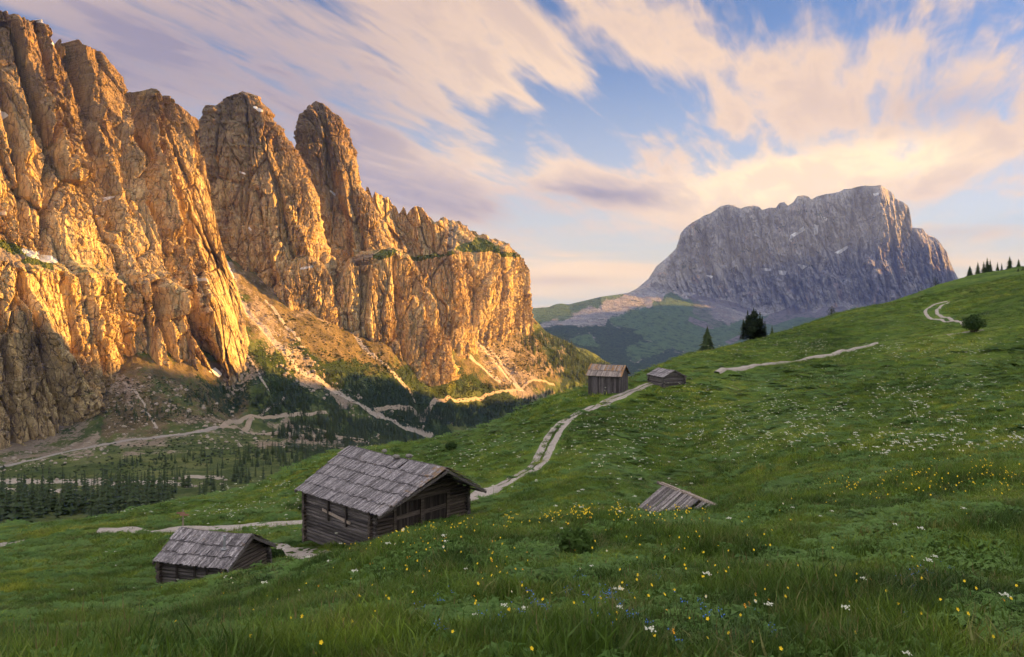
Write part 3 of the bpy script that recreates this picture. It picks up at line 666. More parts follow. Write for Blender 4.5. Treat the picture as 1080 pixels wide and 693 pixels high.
# ================================================================== GROUND MESHES
def meadow_material():
    m, t = new_mat('meadow_turf', .95, .1)
    big = t.noise(t.pos, .045, 5, .6, .3); mid = t.noise(t.pos, .35, 5, .65); fin = t.noise(t.pos, 3.5, 4, .7)
    c = t.ramp(t.math('ADD', t.math('MULTIPLY', big, .55), t.math('MULTIPLY', mid, .45)), [(.36, (.030, .060, .012)), (.46, (.058, .105, .016)), (.54, (.095, .150, .022)), (.64, (.160, .195, .036))])
    c = t.mix(t.mr(fin, .35, .7, 0, .5, 'LINEAR'), c, t.mix(1, c, (.5, .5, .45), 'MULTIPLY'))
    br = t.math('MULTIPLY', t.mr(t.noise(t.scale(t.pos, 1, 1, 1), .16, 5, .6, .6), .58, .72), .55)
    c = t.mix(br, c, (.085, .070, .035))
    t.set(t.b.inputs['Base Color'], c)
    h = t.math('ADD', t.math('MULTIPLY', mid, .6), t.math('MULTIPLY', fin, .16))
    t.set(t.b.inputs['Normal'], t.n('ShaderNodeBump', {'Strength': 1, 'Distance': .9, 'Height': h}).outputs[0])
    return m
M['turf'] = meadow_material()
n1, n2 = MX.shape
v = np.stack([MX, MY, MZ], -1).reshape(-1, 3)
o = mesh_np('meadow', v, grid_faces(n1, n2)[:, ::-1].copy(), [M['turf']]); tag(o, kind='structure')

def valley_material():
    m, t = new_mat('valley_ground', .95, .1)
    fin = t.noise(t.pos, .25, 6, .7); mid = t.noise(t.pos, .05, 5, .6, .3); big = t.noise(t.pos, .012, 4, .6)
    grass = t.ramp(t.math('ADD', t.math('MULTIPLY', mid, .6), t.math('MULTIPLY', big, .4)), [(.38, (.034, .056, .018)), (.5, (.068, .092, .028)), (.62, (.120, .135, .048))])
    dry = t.ramp(mid, [(.4, (.075, .062, .034)), (.6, (.145, .112, .062))])
    fl = t.noise(t.scale(t.pos, .10, .012, .02), 1, 5, .6, .3)
    scree = t.ramp(t.math('ADD', t.math('MULTIPLY', fin, .45), t.math('MULTIPLY', fl, .55)), [(.3, (.13, .105, .08)), (.5, (.22, .18, .14)), (.75, (.36, .31, .25))])
    pal = t.ramp(fin, [(.3, (.25, .215, .185)), (.7, (.44, .39, .34))])
    shr = (.020, .036, .014)
    wide = t.math('ADD', t.math('MULTIPLY', t.noise(t.scale(t.pos, 1, .55, 1), .02, 6, .68, .5), .65), t.math('MULTIPLY', fin, .35))
    def edge(a, amp, lo=.42, hi=.56, tex=None):
        tex = tex or fin; return t.mr(t.math('ADD', attr(t, a), t.math('MULTIPLY', t.math('SUBTRACT', tex, .5), amp)), lo, hi)
    c = t.mix(edge('dry', 2.0, .4, .6, wide), grass, dry)
    c = t.mix(edge('shrub', 2.4, .45, .55, wide), c, shr)
    c = t.mix(edge('scree', 3.2, .45, .62, wide), c, scree)
    c = t.mix(edge('pale', 1.3), c, pal)
    c = t.mix(edge('snow', .25, .45, .55), c, (.72, .73, .76))
    t.set(t.b.inputs['Base Color'], c)
    h = t.math('ADD', t.math('MULTIPLY', fin, 1.0), t.math('MULTIPLY', mid, 1.2))
    t.set(t.b.inputs['Normal'], t.n('ShaderNodeBump', {'Strength': 1, 'Distance': 3.0, 'Height': h}).outputs[0])
    return m
M['valley'] = valley_material()
U, V = VU, VV
def lines(lst):
    a = np.zeros(U.shape)
    for pts, w in lst: a = np.maximum(a, np.clip(1.5-polyline_dist(U+1.2*fbm(U/9, V/9, 2, 2), V+1.0*fbm(U/9, V/9, 7, 2), pts)/w, 0, 1))
    return a
zp = lambda pts, w=3, j=4: soft_poly(U, V, pts, w*3.5, j*1.8)
pale = lines([([(240,286),(252,312),(266,332),(290,360),(312,382),(345,405),(372,422),(400,436),(425,448),(455,458)], 2.2), ([(312,384),(345,405),(372,422)], 2.4),
              ([(356,330),(366,345),(390,370),(410,388),(432,412),(438,424)], 1.1), ([(476,362),(500,380),(520,396),(528,402)], 1.4),
              ([(498,352),(515,372),(535,395),(548,408)], 1.7), ([(506,356),(530,382),(552,410)], .9), ([(442,374),(465,386),(472,392)], 1.2), ([(448,432),(462,440),(480,448)], 1.0),
              ([(0,507),(60,508),(120,510),(160,509),(200,512)], 2.3), ([(0,515),(30,519),(80,517)], 1.8), ([(195,503),(235,503)], 1.2),
              ([(130,404),(150,424),(158,440),(165,452)], 1.2), ([(280,318),(300,343),(316,362)], 1.1), ([(300,420),(275,436),(262,444)], 1.2), ([(258,372),(285,412)], .8)])
scree = np.maximum.reduce([zp([(238,285),(252,300),(275,325),(300,365),(330,392),(380,425),(370,428),(310,392),(280,362),(262,330)], 3)*.85,
         zp([(95,478),(60,474),(20,490),(0,486),(0,470),(95,440),(105,470)], 3)*.9, zp([(110,400),(150,395),(185,425),(230,440),(255,442),(235,455),(200,455),(170,440),(135,425)], 3)*.66,
         zp([(478,361),(500,356),(545,405),(560,408),(600,418),(560,424),(530,404)], 3)*.75, zp([(225,455),(260,440),(330,452),(400,462),(380,468),(300,468),(240,470)], 3)*.62,
         zp([(120,466),(200,462),(200,474),(130,480)], 3)*.62, zp([(245,292),(300,312),(360,330),(345,345),(300,350),(270,330)], 4)*.58,
         zp([(352,300),(362,318),(375,345),(350,340)], 4)*.7, zp([(500,357),(560,352),(600,372),(580,400),(550,400)], 3)*.60, zp([(240,380),(262,372),(280,400),(262,420),(240,410)], 4)*.6])
dry = np.maximum.reduce([zp([(238,288),(300,310),(352,325),(420,368),(480,400),(500,358),(560,352),(600,385),(560,410),(440,395),(330,385),(270,350)], 8)*.66, zp([(100,385),(260,385),(262,440),(110,455)], 6)*.62, zp([(245,290),(300,310),(360,328),(420,368),(400,385),(340,375),(290,350)], 6)*.75, zp([(500,358),(560,354),(590,385),(560,405),(530,395)], 4)*.75, zp([(400,355),(450,378),(500,400),(440,395)], 5)*.6,
        zp([(270,462),(380,462),(380,480),(280,485)], 4)*.45])
shrub = np.maximum.reduce([zp([(255,380),(300,372),(360,385),(400,388),(450,392),(520,410),(560,440),(400,440),(330,415),(280,440),(250,410)], 8)*.60,
        zp([(480,385),(500,390),(520,402),(480,405)], 4)*.5, zp([(565,350),(640,388),(640,410),(600,400)], 4)*.8, zp([(160,400),(240,410),(260,435),(180,420)], 5)*.5, zp([(300,470),(420,440),(520,470),(420,500)], 4)*.7])
snow = np.maximum(zp([(349,308),(353,308),(362,320),(366,330),(356,326),(350,320)], 1.0, .8), zp([(222,392),(227,387),(233,392),(230,397)], .8, .6))
snow = np.maximum(snow, zp([(232,270),(240,282),(246,296),(241,298),(234,284)], .8, .6))
n1, n2 = VX.shape
o = mesh_np('valley', np.stack([VX, VY, VZ], -1).reshape(-1, 3), grid_faces(n1, n2)[:, ::-1].copy(), [M['valley']], True,
            {'pale': pale.ravel(), 'scree': np.clip(scree*.72, 0, 1).ravel(), 'dry': dry.ravel(), 'shrub': shrub.ravel(), 'snow': snow.ravel()})
tag(o, kind='structure')
# ---- mountainside beyond the right edge of the view: it is what keeps the meadow in shade
def unseen_side_ridge():
    t = np.linspace(0, 1, 160); s = np.linspace(0, 1, 90)
    cy = -900+2900*t; cx = np.interp(cy, [-900, 0, 1300, 2000], [880, 1060, 1230, 1480])
    cz = np.interp(cy, [-900, -500, 0, 600, 1100, 1200, 1320, 1480, 1780, 1880, 2000], [100, 240, 290, 305, 335, 318, 232, 200, 168, 80, 0])
    cz = cz+26*ridged(t*9, 0, 3.3, 3)*(cz > 60)
    V = []
    for k in s:
        w = (k-.5)*2
        off = w*620; z = cz*(1-np.abs(w))**1.15-60*np.abs(w)-30
        z = z+14*fbm(cx/90+off/90, cy/90, 2, 4)*(1-abs(w)**4)
        V.append(np.stack([cx+off*.92, cy-off*.25, z], -1))
    V = np.array(V)
    return mesh_np('unseen_mountainside', V.reshape(-1, 3), grid_faces(90, 160), [M['turf']])
tag(unseen_side_ridge(), kind='structure')
def far_side():  # unseen far ridge, added and raised to shade the far valley
    t = np.linspace(0, 1, 120); s = np.linspace(-1, 1, 60)
    cx = np.interp(t, [0, .5, 1], [3300, 4400, 6500]); cy = np.interp(t, [0, .5, 1], [3600, 5900, 9600])
    cz = np.interp(t, [0, .1, .3, .5, .7, .9, 1], FS_Z)+60*ridged(t*12, 0, 7.7, 3)
    V = [np.stack([cx+w*1500*.85, cy-w*1500*.5, cz*(1-abs(w))**1.1-380*abs(w)-120+50*fbm(cx/400+w*4, cy/400, 1, 3)*(1-abs(w))], -1) for w in s]
    return mesh_np('unseen_mountainside', np.array(V).reshape(-1, 3), grid_faces(60, 120), [M['turf']])
FS_Z = [200, 560, 700, 700, 800, 800, 500]
tag(far_side(), kind='structure')
# ---- base ground below everything
M['base'] = new_mat('base_ground', .95, .1)[0]; M['base'].node_tree.nodes['Principled BSDF'].inputs['Base Color'].default_value = (.04, .06, .03, 1)
bv = [(0, 0, -620)]+[(9500*math.cos(a), 9500*math.sin(a), -620) for a in np.linspace(0, 2*math.pi, 64, endpoint=False)]
o = mesh_np('ground', bv, [[0, 1+i, 1+(i+1) % 64] for i in range(64)], [M['base']], False); tag(o, kind='structure')
# ================================================================== PATHS AND ROADS
def resample(pts, step):
    p = np.array(pts, float)
    # Catmull-Rom, then even spacing
    q = np.vstack([2*p[0]-p[1], p, 2*p[-1]-p[-2]]); out = []
    for i in range(1, len(q)-2):
        for t in np.linspace(0, 1, 24, endpoint=False):
            a, b, c, d = q[i-1], q[i], q[i+1], q[i+2]
            out.append(.5*((2*b)+(c-a)*t+(2*a-5*b+4*c-d)*t*t+(3*b-a-3*c+d)*t**3))
    out.append(p[-1]); out = np.array(out)
    L = np.r_[0, np.cumsum(np.hypot(*np.diff(out[:, :2], axis=0).T))]
    s = np.arange(0, L[-1], step)
    return np.stack([np.interp(s, L, out[:, k]) for k in range(out.shape[1])], 1)
def gravel_mat(name, c0, c1, sc=6.):
    m, t = new_mat(name, .95, .1)
    a = t.noise(t.pos, sc, 5, .7); b = t.noise(t.pos, sc*.12, 4, .6)
    c = t.mix(a, c0, c1); c = t.mix(t.mr(b, .5, .75, 0, .5), c, (c0[0]*.55, c0[1]*.5, c0[2]*.42))
    t.set(t.b.inputs['Base Color'], c)
    t.set(t.b.inputs['Normal'], t.n('ShaderNodeBump', {'Strength': 1, 'Distance': .35/sc*2, 'Height': a}).outputs[0])
    return m
M['gravel'] = gravel_mat('gravel', (.22, .19, .172), (.47, .425, .39))
M['dirt'] = gravel_mat('dirt_road', (.22, .18, .14), (.38, .32, .25), .6)
M['tarmac'] = gravel_mat('tarmac', (.22, .20, .19), (.32, .29, .27), .5)
PATHS = []
def ribbon(name, pts, wfun, fz, mat, step, lift, ncross=11, mask=None, kind='structure'):
    c = resample(pts, step); n = len(c)
    tx = np.gradient(c[:, 0]); ty = np.gradient(c[:, 1]); L = np.hypot(tx, ty); nx, ny = ty/L, -tx/L
    w = np.array([wfun(i/(n-1)) for i in range(n)])
    e = np.arange(n)*step
    k = np.linspace(-1, 1, ncross)
    jl = .05*fbm(e/1.7/step*.6, 0*e, 3.3, 3); jr = .05*fbm(e/1.7/step*.6, 0*e, 8.3, 3)
    off = k[None]*(w/2)[:, None]+np.where(k[None] < 0, jl[:, None], jr[:, None])*np.abs(k[None])**3*w[:, None]*.9
    X = c[:, 0:1]+nx[:, None]*off; Y = c[:, 1:2]+ny[:, None]*off
    Z = fz(X, Y)+lift-lift*1.6*np.abs(k[None])**8
    f = grid_faces(n, ncross)[:, ::-1].copy()
    if mask is not None:
        fi = np.arange(len(f)); r = fi//(ncross-1); q = fi % (ncross-1)
        kc = (k[q]+k[q+1])/2
        keep = ~mask(r, kc, X[r, q], Y[r, q]); f = f[keep]
    o = mesh_np(name, np.stack([X, Y, Z], -1).reshape(-1, 3), f, [mat]); tag(o, kind=kind)
    PATHS.append((c[:, :2], float(w.max())/2)); return o
def crest(u, d0=100, d1=420):
    d = np.exp(np.linspace(math.log(d0), math.log(d1), 900)); x = (u-UC)/FO*d; z = meadow_z(x, d)
    k = np.argmax(z/d); return (x[k], d[k], float(z[k]))
def on_m(u, v, d0=3, d1=420):
    p = cast_m(u, v, d0, d1)
    return p if p is not None else crest(u)
def castpts(lst, fn, **kw):
    return [q for q in (fn(u, v, **kw) for u, v in lst) if q is not None]
def centre_grass(r, kc, x, y):
    g = noise(x/1.3, y/1.3, 5.5)+.5*noise(x/.5, y/.5, 2.2)
    e = noise(r/46.0, 0*kc, 7.7); w_ = .13+.12*e+.05*noise(r/5.0, np.sign(kc)*3, 2.2); return (np.abs(kc+.03) < w_) & (e > -.22)
main = castpts([(693,403),(682,406),(668,412),(654,418),(640,424),(625,430),(611,436),(600,442),(590,450),(583,460),(577,471),(572,482),(566,490),(556,497),(544,504),(530,511),(514,517)], on_m, d0=50)
hutside = [(-3.5, 66), (-9, 69.5), (-14.5, 72), (-18.5, 73.5)]
hutside = [(x, y, float(meadow_z(x, y))) for x, y in hutside]
left = castpts([(318,551),(290,554),(255,557),(215,559),(175,560),(135,560),(100,561)], on_m, d0=62)
ribbon('path', main, lambda t: 1.5+.65*math.sin(math.pi*t)**2+.15*t, meadow_z, M['gravel'], .25, .05, 27, centre_grass)
ribbon('path', [main[-1]]+hutside+left, lambda t: 2.9, meadow_z, M['gravel'], .5, .2, 13)
ribbon('path', castpts([(27,570),(12,573),(-5,576),(-30,581),(-70,588)], on_m, d0=55), lambda t: 2.8, meadow_z, M['gravel'], .5, .12)
wild = lambda r, kc, x, y: (noise(x/.9, y/.9, 4.)+.6*noise(x/.35, y/.35, 1.)) > .02
ribbon('path', castpts([(286,574),(300,577),(320,580),(340,583),(360,586)], on_m, d0=34), lambda t: .8, meadow_z, M['gravel'], .25, .04, 9, wild)
ribbon('path', castpts([(296,578),(312,584),(326,589),(336,592),(326,597)], on_m, d0=34), lambda t: 1.1+.4*t, meadow_z, M['gravel'], .25, .04, 9, lambda r, kc, x, y: noise(x/.7, y/.7, 4.) > .2)
ribbon('path', castpts([(999,318),(990,320),(981,324),(976,328),(978,333),(990,337),(1003,340)], on_m, d0=120), lambda t: 1.0, meadow_z, M['gravel'], .8, .14, 7)
ribbon('path', castpts([(1001,319),(992,323),(988,328),(992,333),(1003,337),(1015,341),(1024,346)], on_m, d0=120), lambda t: 1.0, meadow_z, M['gravel'], .8, .14, 7)
ribbon('path', castpts([(994,354),(1008,352),(1022,350),(1040,348)], on_m, d0=110), lambda t: 1.3, meadow_z, M['gravel'], .8, .08, 7, wild)
ribbon('path', castpts([(756,394),(772,391),(790,388),(820,384),(850,379.5),(878,375),(900,369),(926,362)], on_m, d0=110), lambda t: 1.35, meadow_z, M['gravel'], .8, .36, 7)
rd = castpts([(-40,503),(-15,497),(15,490),(45,483),(75,476),(100,471),(130,465.5),(165,461.5),(200,457),(232,450)], cast_v, d0=560, d1=1300)
ribbon('road', rd, lambda t: 8.0, valley_z, M['tarmac'], 4, .9, 7)
ribbon('road', castpts([(232,450),(252,445),(280,441),(310,438),(345,435)], cast_v, d0=700, d1=1500), lambda t: 6., valley_z, M['dirt'], 4, .9, 7)
ribbon('road', castpts([(395,433),(425,430),(455,427),(485,422),(515,416),(545,411),(585,405)], cast_v, d0=1100, d1=2300), lambda t: 4.6, valley_z, M['dirt'], 5, .9, 7)
ribbon('road', castpts([(232,452),(260,456),(300,457),(340,460),(385,464)], cast_v, d0=600, d1=1300), lambda t: 6.5, valley_z, M['dirt'], 4, .8, 7)
ribbon('road', castpts([(268,441),(262,447),(252,453)], cast_v, d0=600, d1=1300), lambda t: 7, valley_z, M['dirt'], 4, .9, 7)
ribbon('road', castpts([(300,450),(330,452),(352,458),(362,464)], cast_v, d0=600, d1=1300), lambda t: 5, valley_z, M['dirt'], 4, .8, 7)

# ================================================================== WOOD, HUTS
LICHEN = {'weathered_roof_boards': .10, 'rusty_roof_boards': .42}
def wood_mat(name, c0, c1, c2, lichen=None, along='z', sc=1.0):
    m, t = new_mat(name, .85, .25)
    oc = t.n('ShaderNodeTexCoord').outputs['Object']
    k = {'x': (.7, 14, 14), 'y': (14, .7, 14), 'z': (14, 14, .7)}[along]
    g = t.noise(t.scale(oc, *[q*sc for q in k]), 1, 6, .65, .6)
    b = t.noise(oc, 1.6*sc, 4, .6)
    isl = attr(t, 'tone')
    c = t.ramp(g, [(.3, c0), (.5, c1), (.72, c2)])
    c = t.mix(1, c, t.mix(isl, (.45, .43, .43), (1.4, 1.36, 1.32)), 'MULTIPLY')
    c = t.mix(t.mr(b, .5, .75, 0, .45), c, t.mix(1, c, (.45, .42, .42), 'MULTIPLY'))
    if lichen:
        l = t.mr(t.math('ADD', t.noise(oc, 3.1*sc, 5, .7), t.math('MULTIPLY', attr(t, 'moss'), LICHEN[name])), .62, .80)
        c = t.mix(t.math('MULTIPLY', l, .8), c, lichen)
    t.set(t.b.inputs['Base Color'], c)
    t.set(t.b.inputs['Normal'], t.n('ShaderNodeBump', {'Strength': .9, 'Distance': .02/sc, 'Height': g}).outputs[0])
    return m
class WB(MB):
    """boards and logs, each with its own tone"""
    def __init__(s): super().__init__(); s.t = []; s.mo = []
    def fill(s, tone, moss=0.):
        n = len(s.v)-len(s.t); s.t += [tone]*n; s.mo += [moss]*n
    def board(s, a, b, wdir, ndir, w, th, w2=None, tone=None, moss=0.):
        a, b, wd, nd = (np.array(q, float) for q in (a, b, wdir, ndir)); w2 = w if w2 is None else w2
        s.hexa([a-wd*w/2-nd*th/2, a+wd*w/2-nd*th/2, b+wd*w2/2-nd*th/2, b-wd*w2/2-nd*th/2, a-wd*w/2+nd*th/2, a+wd*w/2+nd*th/2, b+wd*w2/2+nd*th/2, b-wd*w2/2+nd*th/2])
        s.fill(random.random() if tone is None else tone, moss)
    def log(s, a, b, r, tone=None, n=8):
        s.tube(a, b, r*(1+.1*random.random()), r*(.85+.1*random.random()), n, jit=.12); s.fill(random.random()*.8 if tone is None else tone)
    def make(s, name, mat, parent, bend=0):
        o = s.build(name, mat, parent)
        me = o.data
        for nm, arr in (('tone', s.t), ('moss', s.mo)):
            a = me.attributes.new(nm, 'FLOAT', 'POINT'); a.data.foreach_set('value', np.array(arr, np.float32))
        return o
M['roofwood'] = wood_mat('weathered_roof_boards', (.055, .051, .058), (.18, .17, .188), (.42, .405, .43), (.20, .115, .045), 'x')
M['roofwood2'] = wood_mat('rusty_roof_boards', (.09, .075, .07), (.21, .18, .17), (.36, .32, .31), (.27, .13, .035), 'x')
M['logwood'] = wood_mat('weathered_logs', (.030, .028, .029), (.100, .091, .092), (.22, .20, .20), None, 'y')
M['logwood2'] = wood_mat('weathered_logs_gable', (.028, .024, .022), (.085, .070, .062), (.19, .158, .138), None, 'x')
M['doorwood'] = wood_mat('old_door_boards', (.028, .022, .020), (.062, .052, .048), (.12, .10, .09), None, 'z')
M['palewood'] = wood_mat('pale_boards', (.10, .085, .075), (.22, .185, .16), (.34, .29, .25), None, 'z')
M['hutboard'] = wood_mat('grey_wall_boards', (.035, .032, .036), (.085, .077, .084), (.16, .145, .15), None, 'z')
HUTS = []
def hut(name, label, C, adir, L, Wd, ze, rise, base, mats, courses=4, ovx=.55, ovf=.9, ovb=.4, bw=.17, logr=.11, door=None, vert=False, seed=0, sag=.04, extra_down=.9, prow=0.):
    """C: ground point under the near eave corner; adir: ridge direction; ze: eave height above C; everything in the hut's own frame: x across, y along the ridge"""
    random.seed(seed)
    a = np.array(adir, float); a /= np.linalg.norm(a); p = np.array([a[1], -a[0]])
    root = empty(name, (C[0], C[1], base), math.atan2(p[1], p[0]))
    tag(root, label, 'hut')
    HUTS.append((np.array(C[:2]), p, a, Wd, L))
    x0, x1, y0, y1 = ovx, Wd-ovx, ovf, L-ovb
    sl = math.hypot(Wd/2, rise); cs, sn = Wd/2/sl, rise/sl
    # ---- roof boards, course over course
    rb = WB()
    for side in (0, 1):
        # u: distance from the eave up the slope
        def pt(u, y, lift):
            x = u*cs; z = ze+u*sn-sag*math.sin(math.pi*min(max(y/L, 0), 1))*(.5+u/sl)
            x -= sn*lift; z += cs*lift
            return (x, y, z) if side == 0 else (Wd-x, y, z)
        nd = np.array([-sn, 0, cs]) if side == 0 else np.array([sn, 0, cs])
        for k in range(courses):
            ua = sl*k/courses-(.06 if k else 0); ub = sl*(k+1)/courses+.10*(k < courses-1)
            y = -prow*(k+.5)/courses
            while y < L:
                w = bw*(.65+.7*random.random())
                if y+w > L: w = L-y+.02
                if random.random() > .006:
                    j = random.uniform(-.11, .07)*(1 if k else .5); tw = random.uniform(-.02, .035)
                    lf = .028*(k+1)+.012+random.uniform(0, .012)
                    A = pt(ua+j, y+w/2+random.uniform(-.03, .03), lf+.02+random.uniform(-.006, .02)); B = pt(ub, y+w/2+random.uniform(-.012, .012), .028*(k+1)+tw*.3)
                    nn = nd+np.array([0, tw*3, 0]); nn /= np.linalg.norm(nn)
                    edge = max(0, 1-min(y, L-y)/.5); 
                    rb.board(A, B, (0, 1, 0), nn, w*.97, .026, moss=edge*.7+(.5 if (k == courses-1 and random.random() < .5) else 0))
                y += w
    roof = rb.make('roof', mats[0], root)
    # battens under the gable edge
    bt = WB()
    for side in (0, 1):
        for yy in (.02, L-.02):
            q = lambda u: (u*cs if side == 0 else Wd-u*cs, yy-(prow*u/sl if yy < 1 else 0), ze+u*sn-.06)
            bt.board(q(-.05), q(sl), (0, 1, 0), np.array([-sn, 0, cs]) if side == 0 else np.array([sn, 0, cs]), .05, .14, tone=.6, moss=.5)
    for uu in np.linspace(.25, sl-.1, 4):
        for side in (0, 1):
            x = uu*cs if side == 0 else Wd-uu*cs
            bt.log((x, .03, ze+uu*sn-.09), (x, L-.03, ze+uu*sn-.09), .06, tone=.2)
    bt.log((Wd/2, -.05-prow, ze+rise-.02), (Wd/2, L+.05, ze+rise-.02), .07, tone=.5)
    bt.make('rafter', mats[1], roof)
    # ---- log walls
    wb = WB(); z = -extra_down; i = 0; zt = ze+x0*rise/(Wd/2)-.12
    if not vert:
        while z < zt:
            r = logr*(.85+.3*random.random())
            if z+r > zt: break
            for x in (x0, x1):
                wb.log((x+random.uniform(-.015, .015), y0-.22-.1*random.random(), z+r), (x+random.uniform(-.015, .015), y1+.22+.1*random.random(), z+r), r)
            z += 2*r*.90
        sidew = wb.make('wall', mats[1], root)
        for y in (y0, y1):
          gb = WB(); z = -extra_down-logr
          while z < ze+rise-.25:
              r = logr*(.85+.3*random.random()); h = z+r
              inset = max(0, (h+.12-ze)/rise*(Wd/2)-x0) if h > ze-.1 else 0
              ex_ = (.22+.1*random.random()) if inset <= 0.02 else 0
              xa, xb = x0+inset-ex_, x1-inset+ex_
              if xb-xa > .3:
                  if 1:
                      if door and y == y0 and z < door[2]:
                          gb.log((xa, y, h), (x0+door[0], y, h), r); gb.log((x0+door[1], y, h), (xb, y, h), r)
                      else: gb.log((xa, y, h), (xb, y, h), r)
              z += 2*r*.90
          gb.make('gable', mats[2], root)
    else:
        for (A, B) in (((x0, y0), (x0, y1)), ((x1, y0), (x1, y1)), ((x0, y0), (x1, y0)), ((x0, y1), (x1, y1))):
            n = int(math.hypot(B[0]-A[0], B[1]-A[1])/.2); wd = np.array([B[0]-A[0], B[1]-A[1], 0.]); wd /= np.linalg.norm(wd); nd = np.cross(wd, (0, 0, 1))
            for q in range(n):
                t_ = (q+.5)/n; x = A[0]+(B[0]-A[0])*t_; y = A[1]+(B[1]-A[1])*t_
                h = ze+min(x, Wd-x)*rise/(Wd/2)-.12
                wb.board((x, y, -extra_down), (x, y, h), wd, nd, .195, .04+.01*random.random())
        wb.make('wall', mats[1], root)
    inn = MB(); inn.box(((x0+x1)/2, (y0+y1)/2+.1, (ze-extra_down)/2-.1), (x1-x0-.25, y1-y0-.45, ze+extra_down-.3)); 
    ii = WB(); ii.v = inn.v; ii.f = inn.f; ii.m = inn.m; ii.fill(.0); ii.make('inner_shade_box', M['doorwood'], root)  # dark box added to stand for the shade behind wall gaps
    if door:
        da, db, dh = door; yy = y0-.03
        dd = WB(); n = int((db-da)/.17)
        for q in range(n):
            x = x0+da+(db-da)*(q+.5)/n
            dd.board((x, yy+.05, -extra_down), (x, yy+.05, dh), (1, 0, 0), (0, -1, 0), .16, .04)
        dob = dd.make('door', M['doorwood'], root)
        fr = WB()
        for x in (x0+da-.05, x0+(da+db)/2, x0+db+.05): fr.board((x, yy-.06, -extra_down), (x, yy-.06, dh+.08), (1, 0, 0), (0, -1, 0), .20 if x != x0+(da+db)/2 else .24, .09, tone=.6)
        fr.board((x0+da-.2, yy-.05, dh+.06), (x0+db+.2, yy-.05, dh+.06), (0, 0, 1), (0, -1, 0), .16, .09, tone=.8)
        fr.make('door_frame', mats[2], dob)
        rl = WB()
        for xa, xb in ((x0+da+.08, x0+(da+db)/2-.14), (x0+(da+db)/2+.14, x0+db-.08)):
            rl.board((xa, yy-.02, dh*.52), (xb, yy-.02, dh*.56), (0, 0, 1), (0, -1, 0), .24, .04, tone=.9)
        rl.make('door_rail', mats[2], dob)
    return root, dict(x0=x0, x1=x1, y0=y0, y1=y1, sl=sl, cs=cs, sn=sn)
# -- the big hut
Cx, Cy, _ = P(400, 545, 48); ZE = P(400, 545, 48)[2]
bg_base = P(400, 572, 49)[2]
root, g = hut('log_hut', 'large grey log hut with double doors and wide board roof above the gravel track', (Cx, Cy), (-.71, .70), 8.4, 8.0, ZE-bg_base, 2.05, bg_base,
    (M['roofwood'], M['logwood'], M['logwood2']), courses=5, ovx=.5, ovf=1.25, ovb=.45, bw=.105, logr=.115, door=(1.5, 5.4, ZE-bg_base+.12), seed=3, extra_down=1.3, prow=1.1)
for yy in (3.6, 5.4):
    pw = WB(); pw.board((g['x0']-.16, yy, .35), (g['x0']-.16, yy, ZE-bg_base-.05), (0, 1, 0), (-1, 0, 0), .14, .08, tone=.15)
    pw.make('wall_brace', M['doorwood'], root)
pl = WB(); pl.board((g['x0']-.15, 3.2, .62), (g['x0']-.15, 6.0, .9), (0, 0, 1), (-1, 0, 0), .16, .05, tone=1.)
pl.make('loose_board', M['palewood'], root)
M['stone'] = gravel_mat('roof_stone', (.16, .15, .14), (.30, .28, .26), 5.)
def stone(name, loc, s, label, group=None):
    me = []; n = 10; V = []; F = []
    for i in range(6):
        th = math.pi*i/5
        for j in range(n):
            ph = 2*math.pi*j/n; r = 1+.22*float(noise(math.sin(th)*math.cos(ph)*1.7+loc[0], math.sin(th)*math.sin(ph)*1.7+loc[1], math.cos(th)*1.7))
            V.append((s[0]*r*math.sin(th)*math.cos(ph), s[1]*r*math.sin(th)*math.sin(ph), s[2]*r*math.cos(th)+s[2]*.85))
    o = mesh_np(name, V, grid_faces(6, n, True), [M['stone']]); o.location = loc; tag(o, label, 'stone', group); return o
Rm = np.array(root.matrix_basis)
def loc_hut(root, x, y, z):
    c, s = math.cos(root.rotation_euler[2]), math.sin(root.rotation_euler[2])
    return (root.location[0]+c*x-s*y, root.location[1]+s*x+c*y, root.location[2]+z)
zr = ZE-bg_base+2.05
stone('roof_stone', loc_hut(root, 4.0, 4.8, zr+.18), (.17, .15, .11), 'small pale stone lying on the big hut roof ridge, farthest from the gable')
stone('roof_stone', loc_hut(root, 3.75, 3.3, zr+.06), (.24, .18, .14), 'brown stone lying just below the big hut ridge on the near slope')
stone('roof_stone', loc_hut(root, 4.05, 2.5, zr+.19), (.22, .17, .13), 'brown stone on the big hut ridge, nearest to the gable')
# -- the small hut
Cx, Cy, ZE2 = P(241, 601.5, 42); sb = P(200, 616, 43)[2]
root2, g2 = hut('log_hut', 'small low grey log hut with thin metal chimney pipe on a shingled board roof', (Cx, Cy), (-.957, .289), 4.25, 4.1, ZE2-sb, 1.06, sb,
    (M['roofwood'], M['logwood'], M['logwood2']), courses=3, ovx=.3, ovf=.35, ovb=.25, bw=.105, logr=.10, seed=8, extra_down=1.0, sag=.05)
ch = MB(); ch.tube((1.05, .95, ZE2-sb+.35), (1.05, .95, ZE2-sb+1.25), .055, n=12); ch.tube((1.05, .95, ZE2-sb+1.22), (1.05, .95, ZE2-sb+1.27), .075, n=12); ch.box((1.05, .95, ZE2-sb+.62), (.34, .30, .03))
M['metal'], tm = new_mat('chimney_metal', .45, .5); tm.b.inputs['Base Color'].default_value = (.36, .37, .40, 1); tm.b.inputs['Metallic'].default_value = .6
tm.set(tm.b.inputs['Roughness'], tm.mr(tm.noise(tm.pos, 9, 4), .3, .7, .3, .7))
ch.build('chimney', M['metal'], root2)
